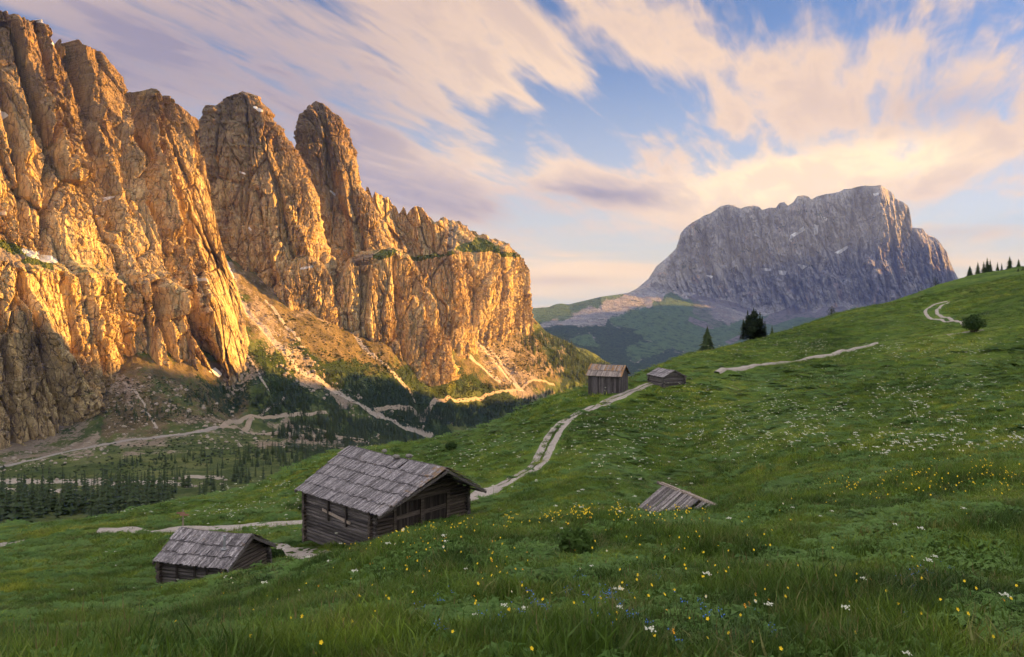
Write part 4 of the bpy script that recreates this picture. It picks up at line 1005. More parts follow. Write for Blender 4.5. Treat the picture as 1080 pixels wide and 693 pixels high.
for yy in (1.3, 2.0, 3.0):
    pp = WB(); pp.board((g2['x0']-.15, yy, -.3), (g2['x0']-.15, yy, ZE2-sb-.02), (0, 1, 0), (-1, 0, 0), .12, .05, tone=.1)
    pp.make('wall_brace', M['doorwood'], root2)
# -- the two far huts
Cx, Cy, Z3 = P(655.7, 398, 130); b3 = P(655, 413.5, 130)[2]
root3, g3 = hut('plank_hut', 'far hut with rust coloured patches on its roof, left of the path end', (Cx, Cy), (-.93, .37), 5.5, 5.2, Z3-b3, 1.5, b3,
    (M['roofwood2'], M['hutboard'], M['hutboard']), courses=2, ovx=.35, ovf=.3, ovb=.3, bw=.22, seed=12, vert=True, extra_down=1.2)
Cx, Cy, Z4 = P(699, 398.5, 135); b4 = P(700, 410, 135)[2]
M['logcool'] = wood_mat('cool_grey_logs', (.045, .042, .045), (.11, .102, .108), (.21, .195, .20), None, 'y')
root4, g4 = hut('log_hut', 'smallest far hut with plain grey roof, right of the path end', (Cx, Cy), (-.4, .92), 4.6, 4.4, Z4-b4, 1.0, b4,
    (M['roofwood'], M['logcool'], M['logcool']), courses=2, ovx=.3, ovf=.3, ovb=.3, bw=.20, seed=15, extra_down=1.2)
# -- the sunken, half collapsed hut
def sunk():
    random.seed(21)
    root = empty('collapsed_hut', P(712, 545, 48)); tag(root, 'collapsed hut sunk in a hollow with only its crooked plank roof showing', 'hut')
    o = np.array(root.location)
    P1 = np.array(P(700, 511.5, 50.5)); P2 = np.array(P(770, 540, 47.5)); Q1 = np.array(P(666, 541, 48.5)); Q2 = np.array(P(738, 566, 45.6))
    nrm = np.cross(P2-P1, Q1-P1); nrm /= np.linalg.norm(nrm); nrm *= np.sign(nrm[2])
    b = WB(); n = 30
    for i in range(n):
        t_ = (i+.5)/n
        if i in (17, 20, 23, 26): continue
        A = P1+(P2-P1)*t_; B = Q1+(Q2-Q1)*t_
        A = A+(A-B)*random.uniform(-.02, .07); B = B+(B-A)*random.uniform(-.10, .05)
        wd = (P2-P1)/np.linalg.norm(P2-P1); B = B+wd*random.uniform(-.07, .07)+nrm*random.uniform(-.05, .06); A = A+nrm*random.uniform(-.02, .05)
        d = (B-A)/np.linalg.norm(B-A); w = np.cross(nrm, d)
        b.board(A-o, B-o, w, nrm+w*random.uniform(-.2, .2), random.uniform(.10, .19), .03, tone=random.random()**1.3)
        if random.random() < .5: b.board(A-o+nrm*.04-(B-A)*0, A+(B-A)*random.uniform(.6, .95)-o+nrm*.03, w, nrm, .08, .03, tone=random.random())
    roof = b.make('roof', M['roofwood3'], root)
    e = WB()
    wd = (P2-P1); up = np.array([0, 0, .05])
    e.board(P1-wd*.05-o+up, P1+wd*.72-o+up*1.2, nrm, np.cross(nrm, wd/np.linalg.norm(wd)), .05, .22, tone=.9); e.board(P1+wd*.3-o+up*2.2, P2+wd*.04-o+up*1.0, nrm, np.cross(nrm, wd/np.linalg.norm(wd)), .05, .16, tone=.7)
    e.log(P1-wd*.10-o, P2+wd*.02-o, .09, tone=.2)
    e.log(Q1-o+(P1-Q1)*.02-wd*.04, Q1+(Q2-Q1)*.5-o, .08, tone=.1)
    e.make('rafter', M['palewood'], roof)
    # the slope on the far side and the gable logs below it
    k = WB(); bk = np.array([.45, .85, 0.])*2.6; 
    for i in range(24):
        t_ = (i+.5)/24; A = P1+(P2-P1)*t_; B = A+bk+np.array([0, 0, -1.25]); d = (B-A)/np.linalg.norm(B-A); w = np.cross((0, 0, 1), d); w /= np.linalg.norm(w)
        k.board(A-o-np.array([0, 0, .04]), B-o, w, np.cross(d, w), .15, .03)
    k.make('roof', M['roofwood3'], root)
    w_ = WB()
    for j in range(7):
        z = -.25-.2*j
        w_.log(P1+(P2-P1)*(.25+.02*j)+np.array([0, .2, z-.25])-o, P2+np.array([-.1, .2, z])-o, .10)
        w_.log(P2+np.array([-.1, .2, z])-o, P2+bk*.9+np.array([-.1, .2, z-.9])-o, .10)
    w_.make('wall', M['logwood2'], root)
M['roofwood3'] = wood_mat('fallen_roof_planks', (.070, .064, .070), (.19, .175, .18), (.34, .32, .32), None, 'z')
sunk(); HUTS.append((np.array(P(712, 545, 48)[:2])-np.array([1.7, 1.2]), np.array([1, 0.]), np.array([0, 1.]), 3.6, 3.2))

# -- the signpost on the path
sx, sy, sz = on_m(193, 557.5, d0=60)
sp_ = empty('signpost', (sx, sy, sz)); tag(sp_, 'wooden signpost with two small direction boards beside the gravel path', 'signpost')
q = WB(); q.log((0, 0, -.3), (0, 0, 1.62), .05, tone=.7, n=10); q.make('post', M['palewood'], sp_)
M['signwood'], ts = new_mat('painted_sign_board', .7, .3)
ts.set(ts.b.inputs['Base Color'], ts.ramp(ts.noise(ts.scale(ts.pos, 3, 3, 20), 1.5, 4), [(.35, (.22, .10, .075)), (.65, (.36, .20, .155))]))
for z, dx, fl in ((1.36, -.12, -1), (1.20, .10, 1)):
    s_ = MB(); h = .07; x0_, x1_ = dx-.34, dx+.34; tip = .12
    pts = [(x0_, h), (x0_-(tip if fl < 0 else 0), 0), (x0_, -h), (x1_, -h), (x1_+(tip if fl > 0 else 0), 0), (x1_, h)]
    s_.poly([(a_, -.075, z+b_) for a_, b_ in pts]); s_.poly([(a_, -.05, z+b_) for a_, b_ in reversed(pts)])
    m6 = len(pts)
    for i in range(m6):
        a_, b_ = pts[i]; c_, d_ = pts[(i+1) % m6]; s_.poly([(a_, -.075, z+b_), (a_, -.05, z+b_), (c_, -.05, z+d_), (c_, -.075, z+d_)])
    s_.build('sign_board', M['signwood'], sp_)
# ================================================================== TREES AND BUSHES
def leaf_mat(name, c0, c1, c2=None, transl=.0, rough=.7):
    m, t = new_mat(name, rough, .2)
    r = t.n('ShaderNodeObjectInfo').outputs['Random']; n = t.noise(t.pos, .9, 3, .6)
    c = t.mix(t.mr(n, .3, .7, 0, 1, 'LINEAR'), c0, c1)
    c = t.mix(t.math('MULTIPLY', r, .5), c, c2 or c1)
    t.set(t.b.inputs['Base Color'], c)
    if transl:
        tr = t.n('ShaderNodeBsdfTranslucent'); t.set(tr.inputs[0], c); mx = t.n('ShaderNodeMixShader', {0: transl})
        t.L.new(t.b.outputs[0], mx.inputs[1]); t.L.new(tr.outputs[0], mx.inputs[2]); t.L.new(mx.outputs[0], t.N['Material Output'].inputs[0])
    return m
M['needle'] = leaf_mat('conifer_needles', (.016, .030, .012), (.034, .056, .018), (.045, .066, .020))
M['needle_lit'] = leaf_mat('sunlit_needles', (.040, .062, .014), (.075, .105, .022), (.11, .13, .025))  # brighter needle copy, sunshine painted in for the wood below the block
M['pine'] = leaf_mat('pine_needles', (.012, .022, .012), (.030, .046, .018))
M['bark'] = gravel_mat('bark', (.05, .038, .03), (.11, .085, .065), 8.)
M['bushfresh'] = leaf_mat('fresh_bush_leaves', (.028, .062, .014), (.085, .150, .030), (.10, .17, .035), .25)
M['bush'] = leaf_mat('bush_leaves', (.018, .040, .010), (.045, .085, .018), None, .2)
def conifer_mesh(h=1.0, wide=.22, nw=14, nb=7, seed=1, low=.06, droop=.28, ragged=.35):
    """returns (crown verts, faces), unit height: whorls of drooping, ragged branches"""
    r = random.Random(seed); V = []; F = []
    for i in range(nw):
        t_ = i/(nw-1); z = low+(1-low)*t_**.92
        L = wide*(1-t_)**.85*(1-.25*(i % 2))*(1+ragged*(r.random()-.5))+.012
        n = max(4, int(nb*(1-.35*t_)))
        a0 = r.random()*6.3
        for k in range(n):
            a = a0+6.2832*k/n+r.uniform(-.25, .25); l = L*(1+ragged*(r.random()-.6)); w = l*.42+.008
            c, s = math.cos(a), math.sin(a); zt = z-droop*l+r.uniform(-.01, .01)
            b = len(V)
            V += [(0, 0, z+.035), (c*l*.55-s*w, s*l*.55+c*w, z-.4*droop*l-.012), (c*l, s*l, zt), (c*l*.55+s*w, s*l*.55-c*w, z-.4*droop*l-.012), (c*l*.5, s*l*.5, z-.1*droop*l+.012)]
            F += [(b, b+1, b+4), (b+1, b+2, b+4), (b+2, b+3, b+4), (b+3, b, b+4)]
    b = len(V); V += [(0, 0, 1.03), (.01, 0, .95), (-.006, .008, .95), (-.006, -.008, .95)]; F += [(b, b+1, b+2), (b, b+2, b+3), (b, b+3, b+1)]
    return V, F
def trunk_mb(h, r0, lean=(0, 0), limbs=0, seed=0, top=.8):
    m = MB(); rr = random.Random(seed)
    m.tube((0, 0, -.25*h*.2), (lean[0]*.5, lean[1]*.5, h*.45), r0, r0*.7, 8, jit=.1); m.tube((lean[0]*.5, lean[1]*.5, h*.45), (lean[0], lean[1], h*top), r0*.7, r0*.25, 8, jit=.1)
    for i in range(limbs):
        z = h*rr.uniform(.18, .75); a = rr.random()*6.28; l = h*rr.uniform(.14, .26)
        m.tube((lean[0]*z/h, lean[1]*z/h, z), (lean[0]*z/h+l*math.cos(a), lean[1]*z/h+l*math.sin(a), z+l*.45), r0*.32, r0*.1, 5)
    return m
def leafcloud(clumps, n, size, seed, flat=1.0):
    """leaf-sized quads spread through lumps (x, y, z, r)"""
    r = np.random.default_rng(seed); C = np.array(clumps, float); w = C[:, 3]**2; w = w/w.sum()
    k = r.choice(len(C), n, p=w)
    d = r.normal(size=(n, 3)); d /= np.linalg.norm(d, axis=1)[:, None]
    rad = C[k, 3]*(.45+.55*r.random(n)**.5)
    rad *= 1+.35*noise(d[:, 0]*2.2+k, d[:, 1]*2.2, d[:, 2]*2.2)
    c = C[k, :3]+d*rad[:, None]*np.array([1, 1, flat])
    u = r.normal(size=(n, 3)); u /= np.linalg.norm(u, axis=1)[:, None]
    nn = d*.6+r.normal(size=(n, 3))*.6; v = np.cross(nn, u); v /= np.linalg.norm(v, axis=1)[:, None]+1e-9
    s = size*(.6+.8*r.random(n))[:, None]
    q = np.stack([c-u*s, c+v*s*.55, c+u*s, c-v*s*.55], 1).reshape(-1, 3)
    return q, np.arange(4*n).reshape(-1, 4)
TREE_G = 'pines along the right-hand skyline'
def conifer_thing(loc, h, wide, seed, label, group=None, nw=22, nb=9, extra=False):
    root = empty('conifer_tree', loc); tag(root, label, 'tree', group)
    V, F = conifer_mesh(1, wide/h*.6, nw, nb, seed); V = np.array(V)*h
    if extra:
        for q, (ox, sc_) in enumerate(((-.42, .78), (.38, .86), (.1, .7))):
            V2, F2 = conifer_mesh(1, wide/h*.6, nw, nb, seed+7+q); n0 = len(V); V = np.vstack([V, np.array(V2)*h*sc_+np.array([ox*wide, .1*q, 0])]); F = F+[tuple(a+n0 for a in f) for f in F2]
    mesh_np('crown', V, F, [M['needle']], False, parent=root)
    trunk_mb(h, h*.022, seed=seed, top=.9).build('trunk', M['bark'], root, True)
    return root
def pine_thing(loc, h, wide, seed, label, group=None, n=5200, base=.12, shape='round'):
    root = empty('pine_tree', loc); tag(root, label, 'tree', group)
    r = random.Random(seed); cl = []
    nc = 34 if h > 6 else 22
    for i in range(nc):
        t_ = (i+r.random())/nc; z = h*(base+(1-base)*t_)
        prof = (math.sin(math.pi*min(1, .22+t_*.70))**.75) if shape == 'round' else (1-t_)**.75+.08
        rr = wide/2*prof; a = r.random()*6.28; q = rr*r.uniform(.05, .80)
        cl.append((q*math.cos(a), q*math.sin(a), z-h*.05, max(.12*h*.6, rr*(r.uniform(.26, .48) if h > 6 else r.uniform(.4, .62)))))
    cl.append((0, 0, h*.93, h*.06))
    if h > 6: cl = [(x_*.72, y_*.72, z_*.94, r_*.7) for x_, y_, z_, r_ in cl]
    q, f = leafcloud(cl, n, h*.020, seed, .75)
    if h > 6:
        for k, (ox, sc_) in enumerate(((0, 1.0), (-.20, .92), (.22, .88), (.08, .95), (-.36, .66), (.38, .60), (-.12, .8), (.3, .74))):
            V2, F2 = conifer_mesh(1, .20, 30, 12, seed+k, .03, -.15, .9); n0 = len(q)
            q = np.vstack([q, np.array(V2)*h*sc_*np.array([1, 1, 1])+np.array([ox*wide, .15*math.sin(k), 0])])
            f = np.vstack([f, np.array([(a+n0, b+n0, c_+n0, c_+n0) for a, b, c_ in F2])])
        f = [tuple(dict.fromkeys(int(a) for a in g_)) for g_ in f]
    mesh_np('crown', q, f, [M['pine']], False, parent=root)
    trunk_mb(h, h*.028, (h*.03, 0), 7, seed, .85).build('trunk', M['bark'], root, True)
    return root
def sizepx(px_, d): return px_/FO*d
p = crest(748); conifer_thing((p[0], p[1]+2, p[2]-.6), sizepx(27, p[1]), sizepx(20, p[1]), 5, 'pointed spruce on the skyline, left of the big dark pine')
p = crest(797); pine_thing((p[0], p[1]+2, p[2]-.5), sizepx(34, p[1]), sizepx(31, p[1]), 7, 'big broad dark pine standing on the skyline above the two far huts', n=15000, base=.04)
p = crest(820); conifer_thing((p[0], p[1]+6, p[2]-1.6), sizepx(12, p[1]), sizepx(6, p[1]), 6, 'tiny conifer tip peeping over the skyline right of the big pine', nw=14)
p = crest(879.5); pine_thing((p[0], p[1]+2, p[2]-.5), sizepx(11, p[1]), sizepx(10, p[1]), 9, 'small dark pine alone on the skyline halfway up the slope', n=1800, base=.02)
p = crest(989); pine_thing((p[0], p[1]+2, p[2]-.6), sizepx(9.5, p[1]), sizepx(10, p[1]), 10, 'low round dark pine on the skyline beside the foot of the grey massif', n=1500, base=.0)
for i, (u, v0, v1, w, sh) in enumerate([(1027,296,287,9,'c'), (1035.5,294,283,8,'c'), (1045.5,292.5,278.5,13,'c'), (1056.5,287.5,279.5,5,'c'), (1061,287,281,4,'c'), (1069.5,283.5,272.5,8,'c'), (1079,280,273,6,'c')]):
    lab = ['leftmost pine of the skyline row on the right', 'second pine from the left in the skyline row on the right', 'widest and tallest clump of the right-hand skyline pines', 'slim small pine just right of the widest skyline pine', 'smallest pine in the skyline row on the right',
           'pointed pine high on the skyline near the right edge of the photo', 'pine cut by the right edge of the photo on the skyline'][i]
    p = crest(u); conifer_thing((p[0], p[1]+3, p[2]-sizepx(1.5, p[1])), sizepx((v0-v1)+2.5, p[1]), sizepx(w*(1.15 if w < 10 else .8), p[1])/.6*.5, 20+i, lab, TREE_G, 15, 12, extra=(w >= 10))
for i, (u, v) in enumerate([(1074,286.5), (1079,285)]):
    p = on_m(u, v, 120); conifer_thing((p[0], p[1], p[2]-.3), sizepx(5.5, p[1]), sizepx(4, p[1]), 40+i, ['small pine on the grass just below the skyline row', 'small pine low at the right edge below the skyline'][i], TREE_G, 12, 9)
def bush(name, loc, h, w, seed, label, n=2600, leaf=.05, nst=14, mat='bush', flat=1., dense=9):
    root = empty(name, loc); tag(root, label, 'bush'); r = random.Random(seed)
    cl = []
    for i in range(dense):
        a = r.random()*6.28; q = w/2*r.uniform(0, .68); cl.append((q*math.cos(a), q*math.sin(a), h*r.uniform(.40, .68)*(1-.25*q/(w/2)), h*r.uniform(.24, .36)))
    q, f = leafcloud(cl, n, leaf, seed, flat)
    mesh_np('foliage', q, f, [M[mat]], False, parent=root)
    m = MB()
    for i in range(nst):
        a = r.random()*6.28; l = w/2*r.uniform(.2, .75)
        m.tube((.1*w*math.cos(a), .1*w*math.sin(a), -.1), (l*math.cos(a), l*math.sin(a), h*r.uniform(.5, .8)), .018*h, .006*h, 5)
    m.build('stem', M['bark'], root)
    return root
p = on_m(1027, 350, 110); bush('willow_bush', p, sizepx(19, p[1]), sizepx(25, p[1]), 3, 'big rounded bush on the slope beside the winding track on the right', n=3600, leaf=sizepx(.9, p[1]), nst=26, dense=14)
p = on_m(605, 583, 5); bush('bush', (p[0], p[1], p[2]-.08), sizepx(31, p[1]), sizepx(50, p[1]), 4, 'dark leafy bush in the flowery grass below the collapsed hut', n=3000, leaf=sizepx(2.8, p[1]), mat='bushfresh', dense=12)
p = on_m(476, 475, 60); bush('bush', p, sizepx(9, p[1]), sizepx(17, p[1]), 5, 'low dark bush on the grassy bank beyond the big hut roof', n=900, leaf=sizepx(1.4, p[1]))
p = on_m(322, 541, 60); bush('bush', p, sizepx(11, p[1]), sizepx(26, p[1]), 6, 'leafy bush on the bank just left of the big hut roof', n=1300, leaf=sizepx(1.5, p[1]))
p = on_m(290, 590, 30); bush('bush', p, sizepx(12, p[1]), sizepx(20, p[1]), 12, 'leafy clump growing against the right end of the small hut', n=1500, leaf=sizepx(1.8, p[1]))

M['boulder'] = gravel_mat('boulder', (.26, .22, .185), (.42, .365, .31), .6)
# ---- valley woods
def dens_points(poly, n, seed, d0, d1, jitter=0):
    r = np.random.default_rng(seed); pa = np.array(poly, float); out = []
    lo, hi = pa.min(0), pa.max(0); tries = 0
    us = r.uniform(lo[0], hi[0], n*6); vs = r.uniform(lo[1], hi[1], n*6)
    ok = in_poly(us, vs, poly) & (fbm(us/16+seed, vs/10, 1.5, 3) > -.38)
    us, vs = us[ok][:n], vs[ok][:n]
    d = np.exp(np.linspace(math.log(d0), math.log(d1), 700))
    for s in range(0, len(us), 500):
        u = us[s:s+500, None]; v = vs[s:s+500, None]
        x = (u-UC)/FO*d; yy = np.broadcast_to(d, x.shape); g = valley_z(x, yy)-(VH-v)/FO*d
        k = np.argmax(g > 0, 1)
        for i in range(len(u)):
            if k[i] > 0: out.append((x[i, k[i]], d[k[i]], float(valley_z(x[i, k[i]], d[k[i]]))))
    return out
WOODS = [  # polygon of tree feet (u, v), number, height range, label index, depth range
 ([(-10,528),(60,527),(175,520),(182,548),(120,558),(-10,562)], 230, (6,18), 0, (330,520)),
 ([(0,522),(80,520),(190,516),(185,530),(0,532)], 30, (7,14), 0, (380,560)),
 ([(185,512),(225,510),(240,525),(200,535)], 14, (7,13), 1, (380,600)),
 ([(225,502),(290,498),(345,490),(340,505),(260,512),(228,512)], 20, (6,13), 1, (400,800)),
 ([(30,505),(200,500),(220,512),(60,514)], 30, (6,9), 1, (420,700)),
 ([(195,478),(250,474),(300,478),(300,492),(240,496),(200,490)], 36, (5,12), 2, (560,1000)),
 ([(265,480),(310,472),(380,472),(380,490),(290,496)], 60, (8,12), 2, (560,1100)),
 ([(285,462),(300,448),(355,438),(400,448),(440,462),(440,472),(380,470)], 420, (9,14), 3, (900,1500)),
 ([(262,425),(300,405),(340,425),(395,437),(345,438),(270,440)], 190, (8,12), 3, (900,1500)),
 ([(405,440),(440,434),(500,426),(560,420),(560,440),(520,450),(480,450),(440,446)], 520, (10,14), 4, (1300,2200)),
 ([(560,420),(600,408),(640,400),(640,420),(560,440)], 160, (10,15), 4, (1600,2600)),
 ([(330,390),(400,400),(440,415),(500,408),(540,402),(545,410),(470,424),(400,430),(350,410)], 430, (6,10), 5, (1200,2200)),
 ([(390,370),(440,385),(480,395),(500,405),(440,410),(400,395)], 150, (5,8), 5, (1200,2000)),
 ([(258,372),(300,368),(330,385),(330,400),(290,398),(262,390)], 80, (5,8), 5, (900,1500)),
 ([(562,350),(600,362),(642,386),(650,402),(620,405),(590,398),(560,380),(548,358)], 520, (10,16), 6, (1900,2800)),
 ([(545,352),(565,352),(600,395),(560,404),(535,360)], 110, (8,12), 6, (1900,2600)),
 ([(100,430),(160,420),(230,435),(200,445),(120,450)], 50, (5,8), 5, (800,1200)),
 ([(190,420),(250,405),(262,430),(220,438)], 60, (6,9), 5, (850,1300)),
 ([(120,488),(200,478),(210,488),(130,498)], 30, (5,9), 2, (560,900))]
LABW = ['conifer in the dark wood on the valley floor at the left edge', 'conifer scattered along the gravel river bed in the valley', 'conifer in the belt of woodland beneath the valley road',
        'conifer in the dense wood under the scree gully', 'conifer in the wood below the far dirt road', 'conifer among scrub on the scree slope', 'conifer in the sunlit wood at the foot of the rock block']
CL = []
for k, (wv, wn) in enumerate(((.19, 11), (.24, 12), (.28, 10), (.16, 12))):
    V_, F_ = conifer_mesh(1, wv, wn, 7, 60+k, .04); tr = MB(); tr.tube((0, 0, -.08), (0, 0, 1.0), .018, .004, 5)
    nv = len(V_); V_ = V_+tr.v; F_ = [tuple(f) for f in F_]+[tuple(i+nv for i in f) for f in tr.f]
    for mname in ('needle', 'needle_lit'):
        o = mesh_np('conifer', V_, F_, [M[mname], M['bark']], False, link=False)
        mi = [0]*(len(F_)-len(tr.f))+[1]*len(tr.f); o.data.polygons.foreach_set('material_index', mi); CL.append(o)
allt = []
rt = np.random.default_rng(3)
for wi, (poly, n, (h0, h1), li, (d0, d1)) in enumerate(WOODS):
    for q in dens_points(poly, n, 100+wi, d0, d1):
        h = rt.uniform(h0, h1)*rt.uniform(.75, 1.1); allt.append((h/q[1], q, h, li))
allt.sort(key=lambda a: -a[0])
for s, q, h, li in allt[:300]:
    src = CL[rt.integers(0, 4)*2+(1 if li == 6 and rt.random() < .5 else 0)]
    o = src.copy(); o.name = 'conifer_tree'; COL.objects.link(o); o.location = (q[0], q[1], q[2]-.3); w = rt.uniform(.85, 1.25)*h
    o.scale = (w, w, h); o.rotation_euler = (0, 0, rt.uniform(0, 6.28)); tag(o, LABW[li], 'tree', LABW[li].replace('conifer', 'conifers', 1))
# ---- generic scatter through geometry nodes
def scatter(name, pts, scl, rot, idx, libs, label, cat, tilt=None):
    """pts (n,3), scl (n,3), rot (n,), idx (n,) into libs"""
    me = bpy.data.meshes.new(name); n = len(pts); me.vertices.add(n); me.vertices.foreach_set('co', np.asarray(pts, np.float32).ravel())
    a = me.attributes.new('scl', 'FLOAT_VECTOR', 'POINT'); a.data.foreach_set('vector', np.asarray(scl, np.float32).ravel())
    r3 = np.zeros((n, 3), np.float32); r3[:, 2] = rot
    if tilt is not None: r3[:, :2] = tilt
    a = me.attributes.new('rot', 'FLOAT_VECTOR', 'POINT'); a.data.foreach_set('vector', r3.ravel())
    a = me.attributes.new('idx', 'INT', 'POINT'); a.data.foreach_set('value', np.asarray(idx, np.int32))
    o = bpy.data.objects.new(name, me); COL.objects.link(o)
    ng = bpy.data.node_groups.new(name+'_scatter', 'GeometryNodeTree')
    ng.interface.new_socket('Geometry', in_out='INPUT', socket_type='NodeSocketGeometry'); ng.interface.new_socket('Geometry', in_out='OUTPUT', socket_type='NodeSocketGeometry')
    gi = ng.nodes.new('NodeGroupInput'); go = ng.nodes.new('NodeGroupOutput'); jn = ng.nodes.new('GeometryNodeJoinGeometry')
    def na(nm, dt):
        x = ng.nodes.new('GeometryNodeInputNamedAttribute'); x.data_type = dt; x.inputs[0].default_value = nm
        return [s for s in x.outputs if s.enabled][0]
    S, R, I = na('scl', 'FLOAT_VECTOR'), na('rot', 'FLOAT_VECTOR'), na('idx', 'INT')
    for k, lib in enumerate(libs):
        ip = ng.nodes.new('GeometryNodeInstanceOnPoints'); oi = ng.nodes.new('GeometryNodeObjectInfo'); oi.inputs['Object'].default_value = lib
        cmp_ = ng.nodes.new('FunctionNodeCompare'); cmp_.data_type = 'INT'; cmp_.operation = 'EQUAL'
        ii = [s for s in cmp_.inputs if s.enabled and s.type == 'INT']; ng.links.new(I, ii[0]); ii[1].default_value = k
        ng.links.new(gi.outputs[0], ip.inputs['Points']); ng.links.new(cmp_.outputs[0], ip.inputs['Selection'])
        ng.links.new(oi.outputs['Geometry'], ip.inputs['Instance']); ng.links.new(S, ip.inputs['Scale'])
        er = ng.nodes.new('FunctionNodeEulerToRotation'); ng.links.new(R, er.inputs[0]); ng.links.new(er.outputs[0], ip.inputs['Rotation'])
        ng.links.new(ip.outputs[0], jn.inputs[0])
    ng.links.new(jn.outputs[0], go.inputs[0])
    md = o.modifiers.new('scatter', 'NODES'); md.node_group = ng
    tag(o, label, cat, kind='stuff'); return o
rest = allt[300:]
pts = np.array([q for _, q, _, _ in rest]); pts[:, 2] -= .3; hh = np.array([h for *_, h, _ in rest]); li = np.array([l for *_, l in rest])
ww = hh*rt.uniform(.85, 1.25, len(hh))
ix = rt.integers(0, 4, len(hh))*2+((li == 6) & (rt.random(len(hh)) < .55))
scatter('forest', pts, np.stack([ww, ww, hh], 1), rt.uniform(0, 6.28, len(hh)), ix, CL, 'distant conifer woods on the slopes below the cliffs', 'forest')

# ---- low mountain scrub and boulders on the screes
def blob_mesh(n, seed, rock=False):
    r = np.random.default_rng(seed)
    if rock:
        V = []; 
        for i in range(5):
            th = math.pi*i/4
            for j in range(6):
                ph = math.pi*j/3; q = 1+.5*r.uniform(-.5, .5); V.append((q*math.sin(th)*math.cos(ph), q*math.sin(th)*math.sin(ph), .75*q*math.cos(th)+.2))
        return np.array(V), grid_faces(5, 6, True)
    return leafcloud([(0, 0, .35, .55), (.4, .2, .25, .4), (-.35, -.25, .3, .42)], n, .16, seed, .7)
SB = []
for k in range(2):
    q, f = blob_mesh(90, 80+k); SB.append(mesh_np('scrub_bush', q, f, [M['pine']], False, link=False))
RB = []
for k in range(3):
    q, f = blob_mesh(0, 90+k, True); RB.append(mesh_np('boulder', q, f, [M['boulder']], False, link=False))
sc = []
for i, (poly, n) in enumerate([([(255,375),(300,362),(340,372),(400,380),(450,388),(520,408),(560,430),(400,436),(340,412),(280,420)], 1500), ([(280,330),(350,340),(440,378),(500,398),(440,400),(340,378)], 420),
        ([(100,425),(130,395),(250,405),(262,435),(120,455)], 520), ([(110,465),(330,455),(400,470),(200,495),(110,490)], 380), ([(500,370),(560,356),(600,380),(560,405)], 300), ([(0,490),(100,478),(200,495),(0,510)], 160)]):
    sc += dens_points(poly, n, 300+i, 450, 2500)
sc = np.array(sc); s_ = rt.uniform(1.0, 3.0, len(sc))*np.clip(sc[:, 1]/1300, .6, 1.3)
scatter('scrub', sc, np.stack([s_, s_, s_*.8], 1), rt.uniform(0, 6.28, len(sc)), rt.integers(0, 2, len(sc)), SB, 'dark mountain scrub dotted over the scree slopes', 'scrub')
sc = []
for i, (poly, n) in enumerate([([(110,400),(180,400),(255,440),(200,462),(110,465)], 500), ([(240,290),(300,330),(345,400),(455,455),(400,455),(300,400),(240,330)], 500), ([(0,480),(100,465),(130,480),(0,500)], 200), ([(200,455),(400,458),(400,472),(200,475)], 260),
        ([(490,365),(520,360),(560,410),(530,410)], 200), ([(0,504),(240,503),(240,514),(0,520)], 160)]):
    sc += dens_points(poly, n, 400+i, 450, 2500)
sc = np.array(sc); s_ = (rt.random(len(sc))**4*3.0+.45)*np.clip(sc[:, 1]/1200, .45, 1.3)
scatter('boulders', sc, np.stack([s_, s_*rt.uniform(.7, 1.2, len(sc)), s_*.8], 1), rt.uniform(0, 6.28, len(sc)), rt.integers(0, 3, len(sc)), RB, 'pale boulders strewn over the scree', 'boulders')
# ================================================================== GRASS AND FLOWERS
def grass_mat():
    m, t = new_mat('grass_blades', .55, .25)
    r = t.n('ShaderNodeObjectInfo').outputs['Random']
    big = t.noise(t.pos, .05, 4, .6, .3); mid = t.noise(t.pos, .5, 4, .6)
    c = t.ramp(t.math('ADD', t.math('MULTIPLY', big, .5), t.math('MULTIPLY', mid, .5)), [(.38, (.030, .064, .012)), (.47, (.078, .138, .017)), (.55, (.155, .220, .025)), (.63, (.285, .300, .042))])
    r2 = t.math('FRACT', t.math('MULTIPLY', r, 17.31)); c = t.mix(1, c, t.mix(r2, (.55, .58, .5), (1.45, 1.4, 1.3)), 'MULTIPLY')
    c = t.mix(t.mr(r, .80, 1., 0, .7), c, (.19, .17, .065))
    c = t.mix(t.mr(r, .0, .30, .55, 0), c, (.030, .070, .018))
    t.set(t.b.inputs['Base Color'], c)
    tr = t.n('ShaderNodeBsdfTranslucent'); t.set(tr.inputs[0], c); mx = t.n('ShaderNodeMixShader', {0: .3})
    t.L.new(t.b.outputs[0], mx.inputs[1]); t.L.new(tr.outputs[0], mx.inputs[2]); t.L.new(mx.outputs[0], t.N['Material Output'].inputs[0])
    return m
M['grass'] = grass_mat()
M['weed'] = leaf_mat('weed_leaves', (.035, .085, .016), (.085, .165, .028), (.12, .19, .05), .2)
def plain(name, c, rough=.6, em=None):
    m, t = new_mat(name, rough, .2); n = t.noise(t.pos, 30, 2); t.set(t.b.inputs['Base Color'], t.mix(n, c, tuple(q*.7 for q in c))); return m
M['yellow'] = plain('yellow_petals', (.80, .58, .02)); M['orange'] = plain('orange_petals', (.75, .36, .02)); M['white'] = plain('white_petals', (.62, .63, .52)); M['blue'] = plain('blue_petals', (.08, .20, .62)); M['seed'] = plain('seed_heads', (.20, .16, .07))
